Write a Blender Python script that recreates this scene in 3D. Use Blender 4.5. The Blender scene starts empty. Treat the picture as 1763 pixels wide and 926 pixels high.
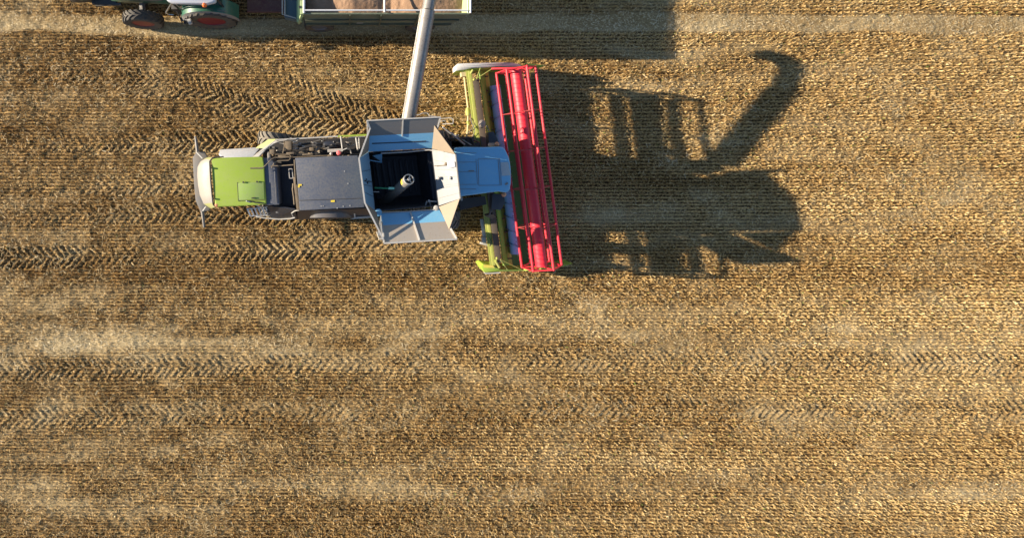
import bpy, bmesh, math, random
import numpy as np
from mathutils import Vector, Matrix

random.seed(7)
rng = np.random.default_rng(11)
R = math.radians
S = bpy.context.scene
COL = S.collection

# ------------------------------------------------------------------ camera, sky, sun, exposure
H = 18.0            # drone height (m)
F = 800.0           # focal length in photo pixels
NX, NY = 600.0, 270.0   # point of the photo straight under the drone
cam = bpy.data.cameras.new('drone_camera')
cam.sensor_width = 36.0
cam.lens = 36.0 * F / 1763.0
cam.shift_x = (881.5 - NX) / 1763.0
cam.shift_y = -(463.0 - NY) / 1763.0
cam.clip_start = 0.1
cam.clip_end = 6000
camo = bpy.data.objects.new('drone_camera', cam)
camo.location = (0, 0, H)
COL.objects.link(camo)
S.camera = camo

SUN_EL = R(17.0)
SUN_TRAVEL = Vector((0.9935, -0.114, 0)).normalized()
w = bpy.data.worlds.new('World')
S.world = w
w.use_nodes = True
nt = w.node_tree
bg = nt.nodes['Background']
sky = nt.nodes.new('ShaderNodeTexSky')
sky.sky_type = 'NISHITA'
sky.sun_disc = False
sky.sun_elevation = SUN_EL
sky.sun_rotation = math.atan2(-SUN_TRAVEL.x, -SUN_TRAVEL.y) % (2 * math.pi)
sky.air_density = 1.0
sky.dust_density = 0.0
sky.ozone_density = 2.5
tint = nt.nodes.new('ShaderNodeMix'); tint.data_type = 'RGBA'; tint.blend_type = 'MULTIPLY'   # very clear deep blue evening sky
tint.inputs[0].default_value = 1.0; tint.inputs[7].default_value = (1.08, 0.97, 0.93, 1)
nt.links.new(sky.outputs[0], tint.inputs[6]); nt.links.new(tint.outputs[2], bg.inputs[0])
bg.inputs[1].default_value = 0.075

sun = bpy.data.lights.new('sun', 'SUN')
sun.energy = 5.0
sun.angle = R(0.5)
sun.color = (1.0, 0.86, 0.66)
suno = bpy.data.objects.new('sun', sun)
d = Vector((SUN_TRAVEL.x * math.cos(SUN_EL), SUN_TRAVEL.y * math.cos(SUN_EL), -math.sin(SUN_EL)))
suno.rotation_euler = d.to_track_quat('-Z', 'Y').to_euler()
suno.location = (-20, 3, 12)
COL.objects.link(suno)
S.view_settings.view_transform = 'Standard'
S.view_settings.look = 'None'
S.view_settings.gamma = 1.0
S.view_settings.exposure = 1.45
S.view_settings.use_curve_mapping = False

# ------------------------------------------------------------------ helpers
def P(px, py, z=0.0):
    k = (H - z) / F
    return Vector(((px - NX) * k, (NY - py) * k, z))

def hexcol(r, g, b):
    f = lambda c: ((c / 255 + 0.055) / 1.055) ** 2.4 if c / 255 > 0.04045 else c / 255 / 12.92
    return (f(r), f(g), f(b), 1)

MATS = {}
def mat(name, col, rough=0.5, metal=0.0, dust=0.25, dustcol=(0.30, 0.22, 0.13), scale=3.0, bump=0.0, coat=0.0, streak=None):
    """paint / metal / rubber with procedural dust and wear"""
    if name in MATS: return MATS[name]
    m = bpy.data.materials.new(name); m.use_nodes = True
    t = m.node_tree; N = t.nodes; L = t.links
    b = N['Principled BSDF']
    b.inputs['Metallic'].default_value = metal
    if coat: b.inputs['Coat Weight'].default_value = coat
    tc = N.new('ShaderNodeTexCoord')
    mp = N.new('ShaderNodeMapping')
    if streak: mp.inputs['Scale'].default_value = streak
    L.new(tc.outputs['Object'], mp.inputs[0])
    n1 = N.new('ShaderNodeTexNoise'); n1.inputs['Scale'].default_value = scale
    n1.inputs['Detail'].default_value = 8; n1.inputs['Roughness'].default_value = 0.7
    L.new(mp.outputs[0], n1.inputs['Vector'])
    n2 = N.new('ShaderNodeTexNoise'); n2.inputs['Scale'].default_value = scale * 14
    n2.inputs['Detail'].default_value = 4
    L.new(tc.outputs['Object'], n2.inputs['Vector'])
    ma = N.new('ShaderNodeMath'); ma.operation = 'MULTIPLY'
    L.new(n1.outputs[0], ma.inputs[0]); L.new(n2.outputs[0], ma.inputs[1])
    rp = N.new('ShaderNodeMapRange')
    rp.inputs[1].default_value = 0.12; rp.inputs[2].default_value = 0.42
    rp.inputs[3].default_value = 0.0; rp.inputs[4].default_value = min(1, dust * 1.6)
    L.new(ma.outputs[0], rp.inputs[0])
    mx = N.new('ShaderNodeMix'); mx.data_type = 'RGBA'
    mx.inputs[6].default_value = (*col[:3], 1); mx.inputs[7].default_value = (*dustcol[:3], 1)
    L.new(rp.outputs[0], mx.inputs[0])
    L.new(mx.outputs[2], b.inputs['Base Color'])
    vo = N.new('ShaderNodeTexVoronoi'); vo.inputs['Scale'].default_value = 11
    L.new(tc.outputs['Object'], vo.inputs['Vector'])
    sp = N.new('ShaderNodeMapRange'); sp.inputs[1].default_value = .10; sp.inputs[2].default_value = .17
    sp.inputs[3].default_value = min(.9, dust * 2.2); sp.inputs[4].default_value = 0.0
    L.new(vo.outputs['Distance'], sp.inputs[0])
    mx3 = N.new('ShaderNodeMix'); mx3.data_type = 'RGBA'
    mx3.inputs[7].default_value = (*[c * .75 for c in dustcol[:3]], 1)
    L.new(sp.outputs[0], mx3.inputs[0]); L.new(mx.outputs[2], mx3.inputs[6])
    L.new(mx3.outputs[2], b.inputs['Base Color'])
    rr = N.new('ShaderNodeMapRange')
    rr.inputs[3].default_value = rough; rr.inputs[4].default_value = min(1, rough + 0.35)
    L.new(rp.outputs[0], rr.inputs[0]); L.new(rr.outputs[0], b.inputs['Roughness'])
    if bump:
        bm_ = N.new('ShaderNodeBump'); bm_.inputs['Strength'].default_value = bump
        bm_.inputs['Distance'].default_value = 0.01
        L.new(n2.outputs[0], bm_.inputs['Height']); L.new(bm_.outputs[0], b.inputs['Normal'])
    MATS[name] = m
    return m

LIME = mat('lime_paint', (0.265, 0.385, 0.022), 0.45, dust=0.34, dustcol=(.30, .33, .12), coat=0.15)
LIMED = mat('dusty_lime_paint', (0.25, 0.32, 0.04), 0.55, dust=0.45, dustcol=(0.45, 0.36, 0.16))
WHITE = mat('white_paint', (0.42, 0.415, 0.41), 0.45, dust=0.25, dustcol=(0.33, 0.29, 0.23))
CREAM = mat('cream_paint', (0.24, 0.235, 0.226), 0.5, dust=0.25)
WHITE_SKYSHADE = mat('sky_shaded_white_paint', (0.125, 0.36, 0.58), 0.42, dust=0.42, dustcol=(0.22, 0.41, 0.55), scale=2.2, streak=(0.6, 3, 1))  # white roof and lids, with the blue skylight of their shade put into the colour
STEEL = mat('galvanised_sheet', (0.36, 0.32, 0.28), 0.42, metal=0.25, dust=0.35, dustcol=(0.34, 0.27, 0.2), streak=(3, .5, 1))
STEELD = mat('brushed_steel', (0.13, 0.13, 0.135), 0.38, metal=0.35, dust=0.2, streak=(0.3, 3, 1))
DGREY = mat('dark_grey_panel', (0.060, 0.074, 0.112), 0.5, dust=0.38, dustcol=(0.17, 0.16, 0.15), scale=1.3)
GREY = mat('grey_plastic', (0.13, 0.135, 0.145), 0.55, dust=0.3)
LGREY = mat('light_grey_paint', (0.42, 0.42, 0.41), 0.5, dust=0.3)
BLACK = mat('black_plastic', (0.02, 0.02, 0.023), 0.5, dust=0.2, dustcol=(0.12, 0.1, 0.08))
NAVY = mat('dark_blue_black', (0.016, 0.02, 0.032), 0.35, dust=0.15, dustcol=(0.1, 0.09, 0.08))
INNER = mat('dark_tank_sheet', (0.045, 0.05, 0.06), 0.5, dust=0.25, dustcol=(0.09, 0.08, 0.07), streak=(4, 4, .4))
RUBBER = mat('tyre_rubber', (0.03, 0.03, 0.033), 0.75, dust=0.35, dustcol=(0.20, 0.16, 0.11), bump=0.2)
DRUBBER = mat('dusty_tyre_rubber', (0.11, 0.105, 0.10), 0.85, dust=0.6, dustcol=(0.26, 0.22, 0.16), bump=0.2)
RED = mat('reel_red_paint', (0.60, 0.005, 0.032), 0.45, dust=0.28, dustcol=(0.40, 0.10, 0.075), coat=0.1)
REDT = mat('reel_tube_red_paint', (0.66, 0.005, 0.032), 0.42, dust=0.30, dustcol=(0.44, 0.09, 0.075), coat=0.12, streak=(1, 6, 1))
RIMRED = mat('wheel_rim_red', (0.17, 0.001, 0.017), 0.4, dust=0.03)
BEAMBR = mat('dust_covered_beam', (0.075, 0.058, 0.042), 0.8, dust=0.5, dustcol=(0.13, 0.10, 0.07), scale=5)
OCHRE = mat('chaff_covered_green', (0.52, 0.44, 0.04), 0.7, dust=0.55, dustcol=(0.42, 0.32, 0.13), scale=4)
TGREEN = mat('trough_green', (0.16, 0.36, 0.035), 0.6, dust=0.25, dustcol=(0.25, 0.22, 0.08))
TABLE = mat('table_green', (0.06, 0.14, 0.02), 0.6, dust=0.3, dustcol=(0.13, 0.12, 0.05))
AUGER_SKYSHADE = mat('sky_shaded_auger_white', (0.33, 0.52, 0.86), 0.4, dust=0.2, dustcol=(0.35, 0.33, 0.33))  # white auger drum, blue of its shade painted into the colour
BEIGE = mat('straw_dusted_pipe', (0.50, 0.42, 0.24), 0.7, dust=0.4, dustcol=(0.38, 0.28, 0.14))
BROWNG = mat('dusty_engine_metal', (0.10, 0.082, 0.065), 0.8, dust=0.5, scale=8)
PINK = mat('faded_red_cap', (0.62, 0.11, 0.13), 0.5, dust=0.2)
ORANGE = mat('amber_lens', (0.85, 0.16, 0.03), 0.25, dust=0.1)
COPPER = mat('faded_amber_lens', (0.55, 0.22, 0.11), 0.35, dust=0.25)
YELLOW = mat('yellow_sticker', (0.80, 0.58, 0.04), 0.5, dust=0.15)
GREENR = mat('bright_green_rod', (0.05, 0.42, 0.20), 0.5, dust=0.1)
TRGREEN = mat('tractor_green_paint', (0.006, 0.105, 0.070), 0.35, dust=0.12, coat=0.3)
SAGE_SHADE = mat('shaded_sage_trailer_paint', (0.065, 0.10, 0.068), 0.5, dust=0.3, dustcol=(0.28, 0.27, 0.2))  # trailer green darkened so the colour carries the shade on its sides
TEAL = mat('dark_teal_paint', (0.045, 0.095, 0.125), 0.5, dust=0.2, dustcol=(0.15, 0.15, 0.14))
DKRED = mat('dark_red_paint', (0.085, 0.010, 0.012), 0.5, dust=0.25)
CHROME = mat('polished_metal', (0.6, 0.6, 0.6), 0.25, metal=0.9, dust=0.1)
MARK = mat('dirty_seam', (0.16, 0.17, 0.18), 0.7, dust=0.3)

GLASS = bpy.data.materials.new('tinted_glass'); GLASS.use_nodes = True
_b = GLASS.node_tree.nodes['Principled BSDF']
_b.inputs['Base Color'].default_value = (0.03, 0.045, 0.05, 1)
_b.inputs['Roughness'].default_value = 0.06
_b.inputs['Specular IOR Level'].default_value = 0.6

class MB:
    """collects shapes in world coordinates, builds ONE mesh object"""
    def __init__(s): s.v = []; s.f = []; s.m = []; s.cur = 0
    def _add(s, vs, fs):
        o = len(s.v); s.v += [Vector(v) for v in vs]
        for f in fs: s.f.append([o + i for i in f]); s.m.append(s.cur)
    def prism(s, top, dz):
        """top: polygon of points; extruded straight down by dz"""
        n = len(top); top = [Vector(p) for p in top]
        bot = [p - Vector((0, 0, dz)) for p in top]
        s._add(top + bot, [list(range(n)), list(range(2 * n - 1, n - 1, -1))] +
               [[i, i + n, (i + 1) % n + n, (i + 1) % n] for i in range(n)])
        return s
    def plate(s, pts, th=0.02):
        """polygon with thickness along its normal"""
        pts = [Vector(p) for p in pts]
        n = (pts[1] - pts[0]).cross(pts[2] - pts[0]).normalized() * th * .5
        k = len(pts)
        s._add([p + n for p in pts] + [p - n for p in pts],
               [list(range(k)), list(range(2 * k - 1, k - 1, -1))] +
               [[i, i + k, (i + 1) % k + k, (i + 1) % k] for i in range(k)])
        return s
    def box(s, c, sx, sy, sz, rz=0.0, rx=0.0):
        M = Matrix.Translation(Vector(c)) @ Matrix.Rotation(rz, 4, 'Z') @ Matrix.Rotation(rx, 4, 'X')
        vs = [M @ Vector((x * sx / 2, y * sy / 2, z * sz / 2)) for x in (-1, 1) for y in (-1, 1) for z in (-1, 1)]
        s._add(vs, [[0, 1, 3, 2], [4, 6, 7, 5], [0, 4, 5, 1], [2, 3, 7, 6], [0, 2, 6, 4], [1, 5, 7, 3]])
        return s
    def bar(s, a, b, wd, ht, up=(0, 0, 1)):
        a = Vector(a); b = Vector(b); d_ = (b - a).normalized()
        sd = d_.cross(Vector(up)).normalized() * wd / 2; u = sd.cross(d_).normalized() * ht / 2
        vs = [a - sd - u, a + sd - u, a + sd + u, a - sd + u, b - sd - u, b + sd - u, b + sd + u, b - sd + u]
        s._add(vs, [[0, 1, 2, 3], [7, 6, 5, 4], [0, 4, 5, 1], [1, 5, 6, 2], [2, 6, 7, 3], [3, 7, 4, 0]])
        return s
    def tube(s, path, r, n=8, caps=True):
        path = [Vector(p) for p in path]; k = len(path)
        rs = r if isinstance(r, (list, tuple)) else [r] * k
        vs = []; prev = None
        for i, p in enumerate(path):
            t = (path[min(i + 1, k - 1)] - path[max(i - 1, 0)]).normalized()
            if prev is None:
                a = t.orthogonal().normalized()
            else:
                a = (prev - t * prev.dot(t)).normalized()
            prev = a; b = t.cross(a)
            for j in range(n):
                q = 2 * math.pi * j / n
                vs.append(p + (a * math.cos(q) + b * math.sin(q)) * rs[i])
        fs = [[i * n + j, i * n + (j + 1) % n, (i + 1) * n + (j + 1) % n, (i + 1) * n + j] for i in range(k - 1) for j in range(n)]
        if caps: fs += [list(range(n - 1, -1, -1)), [(k - 1) * n + j for j in range(n)]]
        s._add(vs, fs); return s
    def lathe(s, prof, c, axis, n=32, caps=True):
        """prof: list of (radius, offset along axis)"""
        c = Vector(c); ax = Vector(axis).normalized(); a = ax.orthogonal().normalized(); b = ax.cross(a)
        vs = []; k = len(prof)
        for (r, o) in prof:
            for j in range(n):
                q = 2 * math.pi * j / n
                vs.append(c + ax * o + (a * math.cos(q) + b * math.sin(q)) * r)
        fs = [[i * n + j, i * n + (j + 1) % n, (i + 1) * n + (j + 1) % n, (i + 1) * n + j] for i in range(k - 1) for j in range(n)]
        if caps: fs += [list(range(n - 1, -1, -1)), [(k - 1) * n + j for j in range(n)]]
        s._add(vs, fs); return s
    def ball(s, c, r, sz=1.0, n=12):
        pr = []
        for i in range(1, 8):
            q = math.pi * i / 8
            pr.append((r * math.sin(q), -r * sz * math.cos(q)))
        return s.lathe(pr, c, (0, 0, 1), n)
    def grid(s, rows):
        """rows: list of equal-length point lists"""
        n = len(rows[0]); vs = [p for r_ in rows for p in r_]
        s._add(vs, [[i * n + j, i * n + j + 1, (i + 1) * n + j + 1, (i + 1) * n + j] for i in range(len(rows) - 1) for j in range(n - 1)])
        return s
    def pieces(s):
        up = list(range(len(s.v)))
        def find(i):
            while up[i] != i: up[i] = up[up[i]]; i = up[i]
            return i
        for f in s.f:
            for i in f[1:]: up[find(f[0])] = find(i)
        groups = {}
        for f, m in zip(s.f, s.m): groups.setdefault(find(f[0]), []).append((f, m))
        res = []
        for fs in groups.values():
            q = MB(); mp = {}
            for f, m in fs:
                for i in f:
                    if i not in mp: mp[i] = len(q.v); q.v.append(s.v[i])
                q.f.append([mp[i] for i in f]); q.m.append(m)
            res.append(q)
        return res
    def each(s, name, mats, parent=None, **k):
        """every separate piece becomes a part of its own"""
        return [q.build(name, mats, parent, **k) for q in s.pieces()]
    def build(s, name, mats, parent=None, bevel=0.0, smooth=True, seg=2, angle=35):
        if not isinstance(mats, (list, tuple)): mats = [mats]
        org = ROOT.get(parent, Vector((0, 0, 0))) if parent else Vector((0, 0, 0))
        me = bpy.data.meshes.new(name)
        bm = bmesh.new()
        bv = [bm.verts.new(v - org) for v in s.v]
        for f, mi in zip(s.f, s.m):
            try:
                fc = bm.faces.new([bv[i] for i in f]); fc.material_index = mi
            except ValueError: pass
        bmesh.ops.recalc_face_normals(bm, faces=bm.faces)
        if bevel:
            ed = [e for e in bm.edges if len(e.link_faces) == 2 and e.calc_face_angle(0) > R(angle)]
            bmesh.ops.bevel(bm, geom=ed, offset=bevel, segments=seg, affect='EDGES', profile=0.6, clamp_overlap=True)
        for f in bm.faces: f.smooth = smooth
        bm.to_mesh(me); bm.free()
        if smooth: me.set_sharp_from_angle(angle=R(angle))
        for m in mats: me.materials.append(m)
        o = bpy.data.objects.new(name, me); COL.objects.link(o)
        if parent:
            o.parent = parent; ROOT[o] = org
        return o
ROOT = {}

def thing(name, label, cat, loc):
    o = bpy.data.objects.new(name, None); COL.objects.link(o)
    o.location = loc; o.empty_display_size = 0.5
    o['label'] = label; o['category'] = cat
    ROOT[o] = Vector(loc)
    return o

def tag(o, label=None, cat=None, kind=None):
    if label: o['label'] = label
    if cat: o['category'] = cat
    if kind: o['kind'] = kind
    return o

def smoothstep(a, b, x):
    t = np.clip((x - a) / (b - a), 0, 1); return t * t * (3 - 2 * t)

# ------------------------------------------------------------------ field
def vnoise(x, y, sx, sy, seed):
    """bilinear value noise with smooth fade; x, y arrays, cell size sx, sy"""
    r_ = np.random.default_rng(seed); T = r_.random((256, 256))
    u = x / sx; v = y / sy
    i = np.floor(u).astype(int); j = np.floor(v).astype(int)
    fu = u - i; fv = v - j
    fu = fu * fu * (3 - 2 * fu); fv = fv * fv * (3 - 2 * fv)
    g = lambda a, b: T[a % 256, b % 256]
    return (g(i, j) * (1 - fu) + g(i + 1, j) * fu) * (1 - fv) + (g(i, j + 1) * (1 - fu) + g(i + 1, j + 1) * fu) * fv

def gp(px, py): return ((px - NX) * H / F, (NY - py) * H / F)
# wheel tracks pressed into the stubble: (start px, end px, half width m, lug period m, strength from start to end)
TRACKS = [((300, 246), (470, 243), .42, .28, .75, 1.0), ((-80, 252), (300, 246), .42, .28, .0, .5),
          ((300, 138), (420, 180), .40, .27, .3, .95), ((420, 180), (660, 226), .42, .28, .95, 1.0),
          ((470, 130), (560, 172), .36, .27, .2, .8), ((560, 172), (720, 224), .38, .27, .8, .8),
          ((640, 232), (800, 222), .40, .28, .9, .5),
          ((-80, 448), (150, 441), .42, .28, .95, .6), ((150, 441), (310, 438), .42, .28, .5, .1),
          ((310, 438), (470, 430), .42, .28, .2, .7), ((470, 430), (640, 432), .4, .28, .7, .2),
          ((340, 366), (530, 374), .40, .28, .85, .95), ((330, 340), (520, 352), .34, .27, .5, .7),
          ((-80, 376), (340, 366), .40, .28, .1, .5),
          ((330, 196), (640, 236), .36, .27, .25, .75), ((-80, 325), (340, 318), .40, .28, .05, .45), ((-40, 118), (290, 138), .38, .27, .15, .35), ((500, 404), (830, 424), .38, .28, .5, .25),
          ((180, 150), (330, 158), .34, .26, .2, .4),
          ((-80, 640), (900, 618), .42, .28, .45, .2), ((900, 618), (1900, 628), .42, .28, .35, .6),
          ((-80, 724), (900, 700), .42, .28, .4, .2), ((900, 700), (1900, 708), .42, .28, .3, .5)]
def track_fields(x, y):
    mask = np.zeros_like(x); lug = np.zeros_like(x)
    for (a, b, hw, per, s0, s1) in TRACKS:
        ax, ay = gp(*a); bx, by = gp(*b)
        dx, dy = bx - ax, by - ay; Ln = math.hypot(dx, dy); dx /= Ln; dy /= Ln
        s = (x - ax) * dx + (y - ay) * dy
        t = -(x - ax) * dy + (y - ay) * dx
        inside = smoothstep(-0.12, 0.12, s) * (1 - smoothstep(Ln - .12, Ln + .12, s)) * (1 - smoothstep(hw * .85, hw * 1.1, np.abs(t)))
        st = inside * (s0 + (s1 - s0) * np.clip(s / Ln, 0, 1)) * (.58 + .6 * vnoise(x, y, .5, .3, 91))
        ph = (s + .09 * (vnoise(x, y, .3, .3, 92) - .5) + np.abs(t) * 0.85 + np.where(t > 0, per / 2, 0)) / per
        lg = smoothstep(-0.25, 0.55, np.sin(2 * np.pi * ph))
        up = st > mask
        mask = np.where(up, st, mask); lug = np.where(up, lg, lug)
    return mask, lug

def chaff(x, y):
    """pale band of flattened chaff along the row the trailer stands on"""
    py = NY - y * F / H; px = NX + x * F / H
    lane2 = 1 - smoothstep(.5, 1.3, np.abs(py - 590 - 6 * np.sin(px / 310.) - 26 * (vnoise(x, y, 3.0, 2.0, 15) - .5)) / 22)
    lane3 = 1 - smoothstep(.5, 1.3, np.abs(py - 838 - 8 * np.sin(px / 270.) - 26 * (vnoise(x, y, 3.0, 2.0, 16) - .5)) / 24)
    c = 42 + 4 * np.sin(px / 230.) + 10 * (vnoise(x, y, 3.0, 3.0, 5) - .5)
    hw = 15 + 8 * (vnoise(x, y, 2.0, 1.0, 6) - .5)
    m = 1 - smoothstep(.7, 1.25, np.abs(py - c) / hw)
    m = np.maximum(m, .4 * np.maximum(lane2, lane3) * smoothstep(.15, .6, vnoise(x, y, 2.4, .5, 17)))
    # thinner pale streaks elsewhere
    wx = x + 2.5 * (vnoise(x, y, 2.2, 1.6, 81) - .5); wy = y + .5 * (vnoise(x, y, 3.1, 1.3, 82) - .5)
    f2 = .55 * vnoise(wx, wy + 40, 6.0, .8, 8) + .3 * vnoise(wx, wy, 1.3, .4, 83) + .15 * vnoise(x, y, .4, .2, 84)
    m2 = smoothstep(.52, .76, f2) * .34
    m3 = smoothstep(.6, .85, vnoise(wx, wy + 80, 1.6, .7, 9)) * .25
    return np.clip(m + m2 * (m < .5) + m3 * (m < .5), 0, 1)

def field_tone(x, y):
    px = NX + x * F / H; py = NY - y * F / H
    t = vnoise(x, y, 11, .9, 41) * .5 + vnoise(x, y, 1.2, .5, 42) * .3 + vnoise(x, y, 3.5, .3, 43) * .2
    wv = 10 * (vnoise(x, y, 4, 4, 44) - .5)
    b1 = np.exp(-((py + wv - 88) / 17) ** 2) * (1 - smoothstep(300, 420, px))
    b2 = np.exp(-((py + wv - 104) / 16) ** 2) * smoothstep(430, 520, px) * (1 - smoothstep(760, 900, px))
    b3 = np.exp(-((py + wv - 475) / 14) ** 2) * .7
    return np.clip(t - .22 * np.maximum(np.maximum(b1, b2), b3) + .04, 0, 1)

ROWSP = 0.132
def ground_h(x, y):
    msk, lug = track_fields(x, y)
    ch = chaff(x, y)
    wob = .03 * (vnoise(x, y, 1.5, 1.5, 31) - .5)
    rowamp = .014 * (0.4 + 1.1 * vnoise(x, y, 4, 2, 21)) * (1 - ch * .7) * (1 - msk * .8)
    row = np.cos(2 * np.pi * (y + wob) / ROWSP)
    h = rowamp * row * 1.5
    h = h + .05 * (vnoise(x, y, 1.1, .8, 1) - .5) + .03 * (vnoise(x, y, .35, .25, 2) - .5) + .05 * (vnoise(x, y, .13, .10, 3) - .5) * (1 - .5 * ch)
    h = h + msk * (lug * .10 - .06)
    return h, msk, lug, ch

def build_field():
    fx = np.arange(-19.5, 32.5, .05); fy = np.arange(-20, 14.0, .036)
    def ext(a):
        st = [1.5, 4, 10, 25, 60, 150, 400, 1000, 2500]
        return np.concatenate([[a[0] - s for s in reversed(st)], a, [a[-1] + s for s in st]])
    xs = ext(fx); ys = ext(fy)
    X, Y = np.meshgrid(xs, ys); sh = X.shape
    x = X.ravel(); y = Y.ravel()
    h, msk, lug, ch = ground_h(x, y)
    edge = smoothstep(-19.5, -18.5, x) * (1 - smoothstep(31.5, 32.4, x)) * smoothstep(-20, -19, y) * (1 - smoothstep(13, 13.9, y))
    h = h * edge; msk = msk * edge; ch = ch * edge + .3 * (1 - edge)
    co = np.stack([x, y, h], 1).astype(np.float32)
    ny, nx = sh
    idx = np.arange(nx * ny).reshape(ny, nx)
    q = np.stack([idx[:-1, :-1], idx[:-1, 1:], idx[1:, 1:], idx[1:, :-1]], -1).reshape(-1, 4)
    me = bpy.data.meshes.new('field')
    me.vertices.add(len(co)); me.vertices.foreach_set('co', co.ravel())
    me.loops.add(q.size); me.loops.foreach_set('vertex_index', q.ravel().astype(np.int32))
    me.polygons.add(len(q)); me.polygons.foreach_set('loop_start', np.arange(0, q.size, 4, dtype=np.int32))
    me.update(); me.validate()
    a = me.attributes.new('chaff', 'FLOAT', 'POINT'); a.data.foreach_set('value', ch.astype(np.float32))
    rw = .5 + .5 * np.cos(2 * np.pi * (y + .03 * (vnoise(x, y, 1.5, 1.5, 31) - .5)) / ROWSP)
    rw = rw * (1 - .8 * msk) + .5 * .8 * msk
    rw = rw * edge + .55 * (1 - edge)
    a = me.attributes.new('row', 'FLOAT', 'POINT'); a.data.foreach_set('value', rw.astype(np.float32))
    a = me.attributes.new('track', 'FLOAT', 'POINT'); a.data.foreach_set('value', msk.astype(np.float32))
    big = field_tone(x, y) * edge + .5 * (1 - edge)
    a = me.attributes.new('tone', 'FLOAT', 'POINT'); a.data.foreach_set('value', big.astype(np.float32))
    m = bpy.data.materials.new('stubble_soil'); m.use_nodes = True
    t = m.node_tree; N = t.nodes; L = t.links; b = N['Principled BSDF']
    b.inputs['Roughness'].default_value = 0.95; b.inputs['Specular IOR Level'].default_value = 0.1
    def att(n):
        k = N.new('ShaderNodeAttribute'); k.attribute_name = n; return k.outputs['Fac']
    tc = N.new('ShaderNodeTexCoord')
    n1 = N.new('ShaderNodeTexNoise'); n1.inputs['Scale'].default_value = 16; n1.inputs['Detail'].default_value = 6
    L.new(tc.outputs['Object'], n1.inputs['Vector'])
    cr = N.new('ShaderNodeValToRGB')
    cr.color_ramp.elements[0].position = .32; cr.color_ramp.elements[0].color = (.036, .022, .012, 1)
    cr.color_ramp.elements[1].position = .70; cr.color_ramp.elements[1].color = (.47, .315, .13, 1)
    e = cr.color_ramp.elements.new(.5); e.color = (.20, .13, .055, 1)
    rw = N.new('ShaderNodeMath'); rw.operation = 'MULTIPLY_ADD'; rw.inputs[1].default_value = .36
    sb = N.new('ShaderNodeMath'); sb.operation = 'SUBTRACT'; sb.inputs[1].default_value = .20
    L.new(att('row'), rw.inputs[0]); L.new(n1.outputs[0], sb.inputs[0]); L.new(sb.outputs[0], rw.inputs[2]); L.new(rw.outputs[0], cr.inputs[0])
    n2 = N.new('ShaderNodeTexNoise'); n2.inputs['Scale'].default_value = 40; n2.inputs['Detail'].default_value = 5
    L.new(tc.outputs['Object'], n2.inputs['Vector'])
    c2 = N.new('ShaderNodeValToRGB')
    c2.color_ramp.elements[0].position = .35; c2.color_ramp.elements[0].color = (.20, .145, .065, 1)
    c2.color_ramp.elements[1].position = .65; c2.color_ramp.elements[1].color = (.52, .43, .27, 1)
    L.new(n2.outputs[0], c2.inputs[0])
    mx = N.new('ShaderNodeMix'); mx.data_type = 'RGBA'
    L.new(att('chaff'), mx.inputs[0]); L.new(cr.outputs[0], mx.inputs[6]); L.new(c2.outputs[0], mx.inputs[7])
    mx2 = N.new('ShaderNodeMix'); mx2.data_type = 'RGBA'; mx2.blend_type = 'MULTIPLY'; mx2.inputs[0].default_value = 1
    c3 = N.new('ShaderNodeValToRGB')
    c3.color_ramp.elements[0].position = .3; c3.color_ramp.elements[0].color = (.76, .66, .53, 1)
    c3.color_ramp.elements[1].position = .7; c3.color_ramp.elements[1].color = (1.2, 1.18, 1.15, 1)
    L.new(att('tone'), c3.inputs[0])
    L.new(mx.outputs[2], mx2.inputs[6]); L.new(c3.outputs[0], mx2.inputs[7])
    L.new(mx2.outputs[2], b.inputs['Base Color'])
    me.materials.append(m)
    o = bpy.data.objects.new('field', me); COL.objects.link(o)
    tag(o, 'harvested golden brown grain field with rows of short stubble and pressed tyre tracks', 'field', 'structure')
build_field()

def quads_object(name, V, tone, m):
    """V: (n,4,3) quads"""
    n = len(V)
    me = bpy.data.meshes.new(name)
    me.vertices.add(n * 4); me.vertices.foreach_set('co', V.astype(np.float32).ravel())
    me.loops.add(n * 4); me.loops.foreach_set('vertex_index', np.arange(n * 4, dtype=np.int32))
    me.polygons.add(n); me.polygons.foreach_set('loop_start', np.arange(0, n * 4, 4, dtype=np.int32))
    me.update()
    a = me.attributes.new('tone', 'FLOAT', 'POINT'); a.data.foreach_set('value', np.repeat(tone, 4).astype(np.float32))
    me.materials.append(m)
    o = bpy.data.objects.new(name, me); COL.objects.link(o); return o

def straw_mat(name, stops):
    m = bpy.data.materials.new(name); m.use_nodes = True
    t = m.node_tree; N = t.nodes; L = t.links; b = N['Principled BSDF']
    b.inputs['Roughness'].default_value = 0.6; b.inputs['Specular IOR Level'].default_value = 0.3
    k = N.new('ShaderNodeAttribute'); k.attribute_name = 'tone'
    cr = N.new('ShaderNodeValToRGB'); el = cr.color_ramp.elements
    el[0].position, el[0].color = stops[0][0], (*stops[0][1], 1)
    el[1].position, el[1].color = stops[-1][0], (*stops[-1][1], 1)
    for p, c in stops[1:-1]:
        e = el.new(p); e.color = (*c, 1)
    L.new(k.outputs['Fac'], cr.inputs[0]); L.new(cr.outputs[0], b.inputs['Base Color'])
    return m
STRAW = straw_mat('cut_straw', [(0, (.10, .055, .018)), (.25, (.27, .155, .055)), (.5, (.50, .325, .125)), (.75, (.66, .475, .215)), (.93, (.76, .61, .34)), (.965, (.22, .26, .06)), (1, (.16, .22, .04))])
PALE = straw_mat('loose_chaff', [(0, (.16, .10, .045)), (.4, (.42, .29, .125)), (.7, (.60, .455, .235)), (1, (.74, .63, .42))])

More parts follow.
